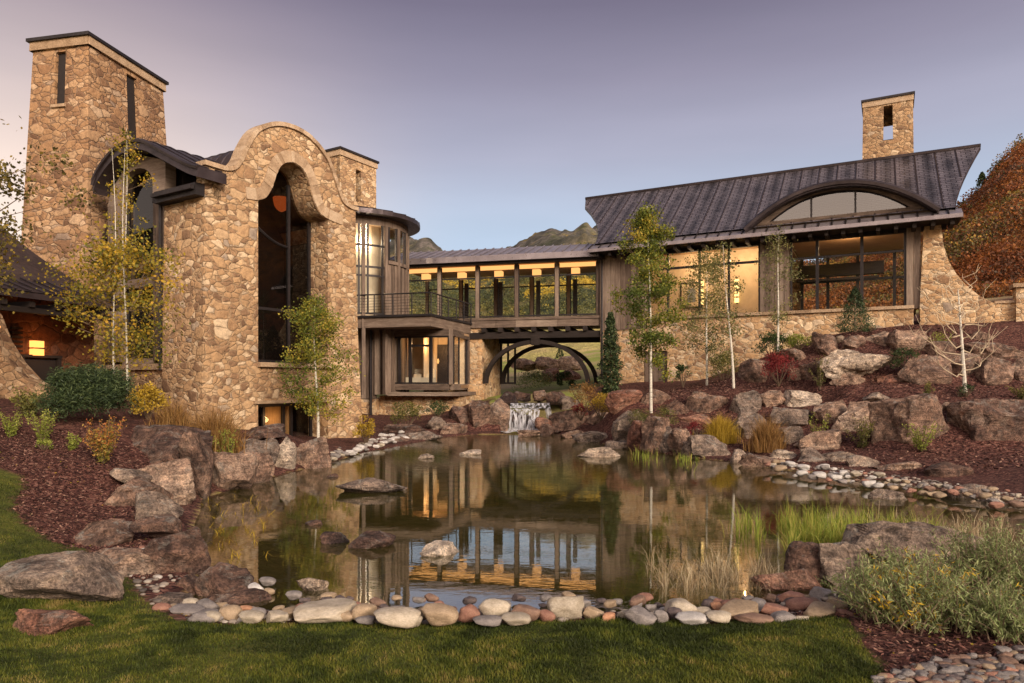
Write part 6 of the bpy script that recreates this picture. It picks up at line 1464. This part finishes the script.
# ---------------------------------------------------------------- trees
def aspen(base, top, lean, label, crown, mat, n, leaf, seed, tr=.05, limbs=14, name='aspen_tree', group=None, extra=0, stems=(0,)):
    """crown: (t0, t1, radius, profile power); trunk from base to top in world metres"""
    g_ = np.random.default_rng(seed); B = Vector(base); root = thing(name, tuple(B), label, 'tree', group); H = top
    CC = []; VV = []
    for sx_ in stems:
        m = MB(); ph_ = g_.uniform(0, 6)
        P = []
        for k in range(9):
            t = k / 8; P.append(B + Vector((sx_ + lean * H * t ** 1.3 + .05 * math.sin(3 * t * 2 + ph_) * t, .04 * math.sin(4 * t + ph_) + sx_ * .2, H * t)))
        m.tube(P, [tr * (1 - .86 * (k / 8)) for k in range(9)], 7); m.build('trunk', BARK, root)
        t0, t1, rad, pw = crown; lm = MB()
        for q in range(limbs):
            t = t0 + (t1 - t0) * (q + g_.random()) / limbs; i = min(int(t * 8), 7); p = P[i].lerp(P[i + 1], t * 8 - i)
            rel = (t - t0) / (t1 - t0); r = rad * (math.sin(min(1, rel * .93 + .12) * math.pi) ** pw) * g_.uniform(.6, 1.1); th = q * 2.4 + g_.uniform(-.5, .5)
            e = p + Vector((math.cos(th) * r, math.sin(th) * r * .8, r * g_.uniform(.25, .8))); mdl = p.lerp(e, .5) + Vector((0, 0, -.06 * r))
            lm.tube([p, mdl, e], [tr * .22, tr * .15, .004], 4)
            k = max(3, int(n / limbs / len(stems))); s_ = g_.uniform(.25, 1.08, k)
            nc = 5; cc = np.array([list(p.lerp(e, v)) for v in g_.uniform(.3, 1.05, nc)]) + g_.normal(0, .16 * rad, (nc, 3))
            ii = g_.integers(0, nc, k); cpt = cc[ii] + g_.normal(0, .10 * rad + .02, (k, 3)) * np.array([1, 1, .8]); CC.append(cpt); VV.append(np.clip(g_.random(k) * .8 + g_.normal(.1, .2), 0, 1))
            # twigs
            for c_ in cc[:3]: lm.tube([mdl, Vector(c_)], [.008, .003], 3)
        lm.build('limb', TWIG, root)
    C = np.concatenate(CC); V, F, v = leaves(C - np.array(B), leaf, .8, .2, np.concatenate(VV), seed)
    link(np_mesh('crown', V, F, v), 'crown', mat, root); return root
b = PX(651, 413, 22.0); aspen(b, 6.6, -.012, 'tall green gold aspen in front of the plank door', (.22, .98, 1.05, .8), L['aspen_green'], 15000, .068, 31, .05, 26)
b = PX(734, 389, 24.0); aspen(b, 5.0, -.085, 'slender leaning aspen with thin foliage before the lit gallery windows', (.35, .98, .75, .8), L['aspen_olive'], 1500, .07, 32, .05, 18)
b = PX(707, 386, 27.0); aspen(b, 5.2, -.01, 'olive leaved aspen with fuller crown left of the leaning aspen', (.18, .98, 1.25, .8), L['aspen_olive'], 8000, .06, 33, .05, 22)
b = PX(778, 352, 26.0); aspen(b, 4.5, .01, 'sparse grey green aspen beside the timber boards between window groups', (.18, .98, .95, .8), L['aspen_olive'], 2600, .06, 34, .05, 20)
b = PX(965, 392, 20.5); bt_ = thing('bare_tree', tuple(b), 'bare white trunked tree with curving leafless branches on the right bank', 'tree')
m = MB(); P = [b + Vector((-.10 * t - .18 * t * t * .6, .03 * math.sin(3 * t), 3.05 * t)) for t in np.linspace(0, 1, 9)]; m.tube(P, [.062 * (1 - .75 * t) for t in np.linspace(0, 1, 9)], 8); m.build('trunk', BARK, bt_)
m = MB(); g_ = np.random.default_rng(5); PALE = plain('pale_twigs', (.50, .40, .27), .8, .5)
for q in range(17):
    t = .16 + .84 * q / 17; i = min(int(t * 8), 7); p = P[i].lerp(P[i + 1], t * 8 - i); th = (0 if q % 2 else math.pi) + g_.uniform(-.8, .8); r = g_.uniform(.9, 1.75) * (1.1 - .55 * t); hz = g_.uniform(.7, 1.6) * (1 - .3 * t)
    jt = g_.normal(0, .07, (7, 3)); jt[0] = 0; ex = g_.uniform(1.1, 2.4)
    pts = [p + Vector((math.cos(th) * r * s, math.sin(th) * r * s, -.06 * math.sin(s * 3.1) * r + hz * s ** ex)) + Vector(jt[k_]) for k_, s in enumerate(np.linspace(0, 1, 7))]
    m.tube(pts, [.022 * (1 - .8 * s) for s in np.linspace(0, 1, 7)], 5)
    for e in (2, 3, 4, 5):
        m.tube([pts[e], pts[e] + Vector((g_.uniform(-.25, .25), g_.uniform(-.2, .2), g_.uniform(.1, .35)))], [.008, .003], 3)
m.build('limb', PALE, bt_)
b = PX(318, 444, 20.0); aspen(b, 4.1, -.03, 'small yellow green aspen in front of the stone hall window', (.18, .99, 1.05, .75), L['aspen_green'], 10000, .06, 36, .045, 22)
b = PX(121, 392, 15.3); aspen(b, 5.4, -.01, 'twin stemmed golden aspen behind the dwarf pine', (.12, .60, 1.35, .8), L['aspen_gold'], 6500, .065, 37, .022, 20, stems=(-.12, .10))
b = PX(128, 392, 15.9); aspen(b, 6.1, -.012, 'taller thin aspen with sparse top leaves before the arched bay window', (.5, .99, .50, .7), L['aspen_gold'], 1100, .055, 38, .022, 16)
b = Vector((-9.2, 11.0, 1.3)); aspen(b, 5.3, .01, 'tall autumn aspen cut by the left edge of the photo', (.25, .98, 1.45, .8), L['aspen_olive2'], 15000, .06, 39, .09, 28)
# tree stake by the bare tree
o = MB(); o.tube([PX(974, 360, 20.6), PX(971, 338, 20.6)], .02, 5, .4)
# ---------------------------------------------------------------- scrub and woods on the hills
def hill_leaves(name, label, cnt, azr, rr_, mat, size, per, seed, valfn=None, hfac=1.0, cat='scrub', lf=.15):
    g_ = np.random.default_rng(seed); Cs = []; vs = []; sz = []
    for i in range(cnt):
        a = R_(g_.uniform(*azr)); r = rr_[0] * (rr_[1] / rr_[0]) ** g_.random(); x, y = math.sin(a) * r, math.cos(a) * r; z = max(hill_z(x, y), gz(x, y) if (x < 70 and y < 75) else -9)
        s = size * (r / rr_[0]) ** .75 * g_.uniform(.6, 1.4); v = g_.normal(size=(per, 3)); v /= np.linalg.norm(v, axis=1)[:, None]
        v *= g_.uniform(.5, 1, (per, 1)); v[:, 2] = np.abs(v[:, 2]) * hfac
        Cs.append(np.array([x, y, z - s * .2]) + v * s); b_ = .45 + 1.0 * float(nz(np.array([x]), np.array([y]), 34, 8)[0]) + .7 * float(nz(np.array([x]), np.array([y]), 9, 3)[0]) + g_.normal(0, .10) if valfn is None else valfn(x, y, g_)
        vs.append(np.clip(b_ + g_.normal(0, .06, per), 0, 1)); sz.append(np.full(per, s * lf))
    V, F, v = leaves(np.concatenate(Cs), np.concatenate(sz), .8, 0, np.concatenate(vs), seed)
    o = link(np_mesh(name, V, F, v), name, mat); return tag(o, label, cat, kind='stuff')
hill_leaves('hill_scrub', 'orange and rust autumn scrub covering the right hillside', 9500, (21, 46), (44, 480), L['scrub'], .8, 85, 41)
hill_leaves('hill_scrub', 'autumn scrub on the hill behind the gallery wing', 900, (12, 24), (60, 300), L['scrub'], 1.3, 40, 42)
hill_leaves('hill_woods', 'green and yellow woods on the mountainside behind the bridge', 5200, (-14, 12), (110, 420), L['woods'], .8, 30, 43, lambda x, y, g_: (.95 if nz(np.array([x]), np.array([y]), 50, 5)[0] > .14 else .4) + g_.normal(0, .12), 1.4, 'woods', .3)
# conifers on the skyline of the right hill
for k, (px, hh_) in enumerate([(982, 4.2), (1000, 2.6), (992, 2.2)]):
    a = math.atan2(px - CX, FOC); r = 186; x, y = math.sin(a) * r, math.cos(a) * r; z = hill_z(x, y)
    t = thing('conifer', (x, y, z), ['dark round topped conifer on the skyline of the orange hill, the tallest', 'small dark conifer on the orange hill skyline, nearest the right edge', 'small dark conifer on the orange hill skyline, between two others'][k], 'tree', 'conifers on the orange hill skyline')
    g_ = np.random.default_rng(k); n = 600; tt = g_.random(n); th = g_.uniform(0, 6.3, n); r_ = hh_ * .36 * (1 - tt) ** .6 * g_.uniform(.4, 1, n)
    leaf_obj('crown', np.stack([x + np.cos(th) * r_, y + np.sin(th) * r_, z + tt * hh_ + .3], -1), .45, L['pine'], t, aspect=.6)
    m = MB(); m.tube([(x, y, z - 1), (x, y, z + hh_ * .8)], [.2, .05], 5); m.build('trunk', TWIG, t)

# fallen leaves on turf and mulch
g_ = np.random.default_rng(77); X = g_.uniform(-8, 5, 900); Y = g_.uniform(4, 11, 900); k = (np.abs(X) < Y * .8) & (sdist(X, Y) > .3) & ~lawn_mask(X, Y); X, Y = X[k], Y[k]
V_, F_, v_ = leaves(np.stack([X, Y, height(X, Y) + .03], -1), .032, .7, 0, seed=78); V_ = V_.reshape(-1, 4, 3); zc = V_[:, :, 2].mean(1)[:, None]; V_[:, :, 2] = zc + (V_[:, :, 2] - zc) * .4
tag(link(np_mesh('fallen_leaves', V_.reshape(-1, 3), F_, v_), 'fallen_leaves', L['aspen_gold']), 'yellow fallen aspen leaves scattered on turf and mulch', 'leaves', kind='stuff')
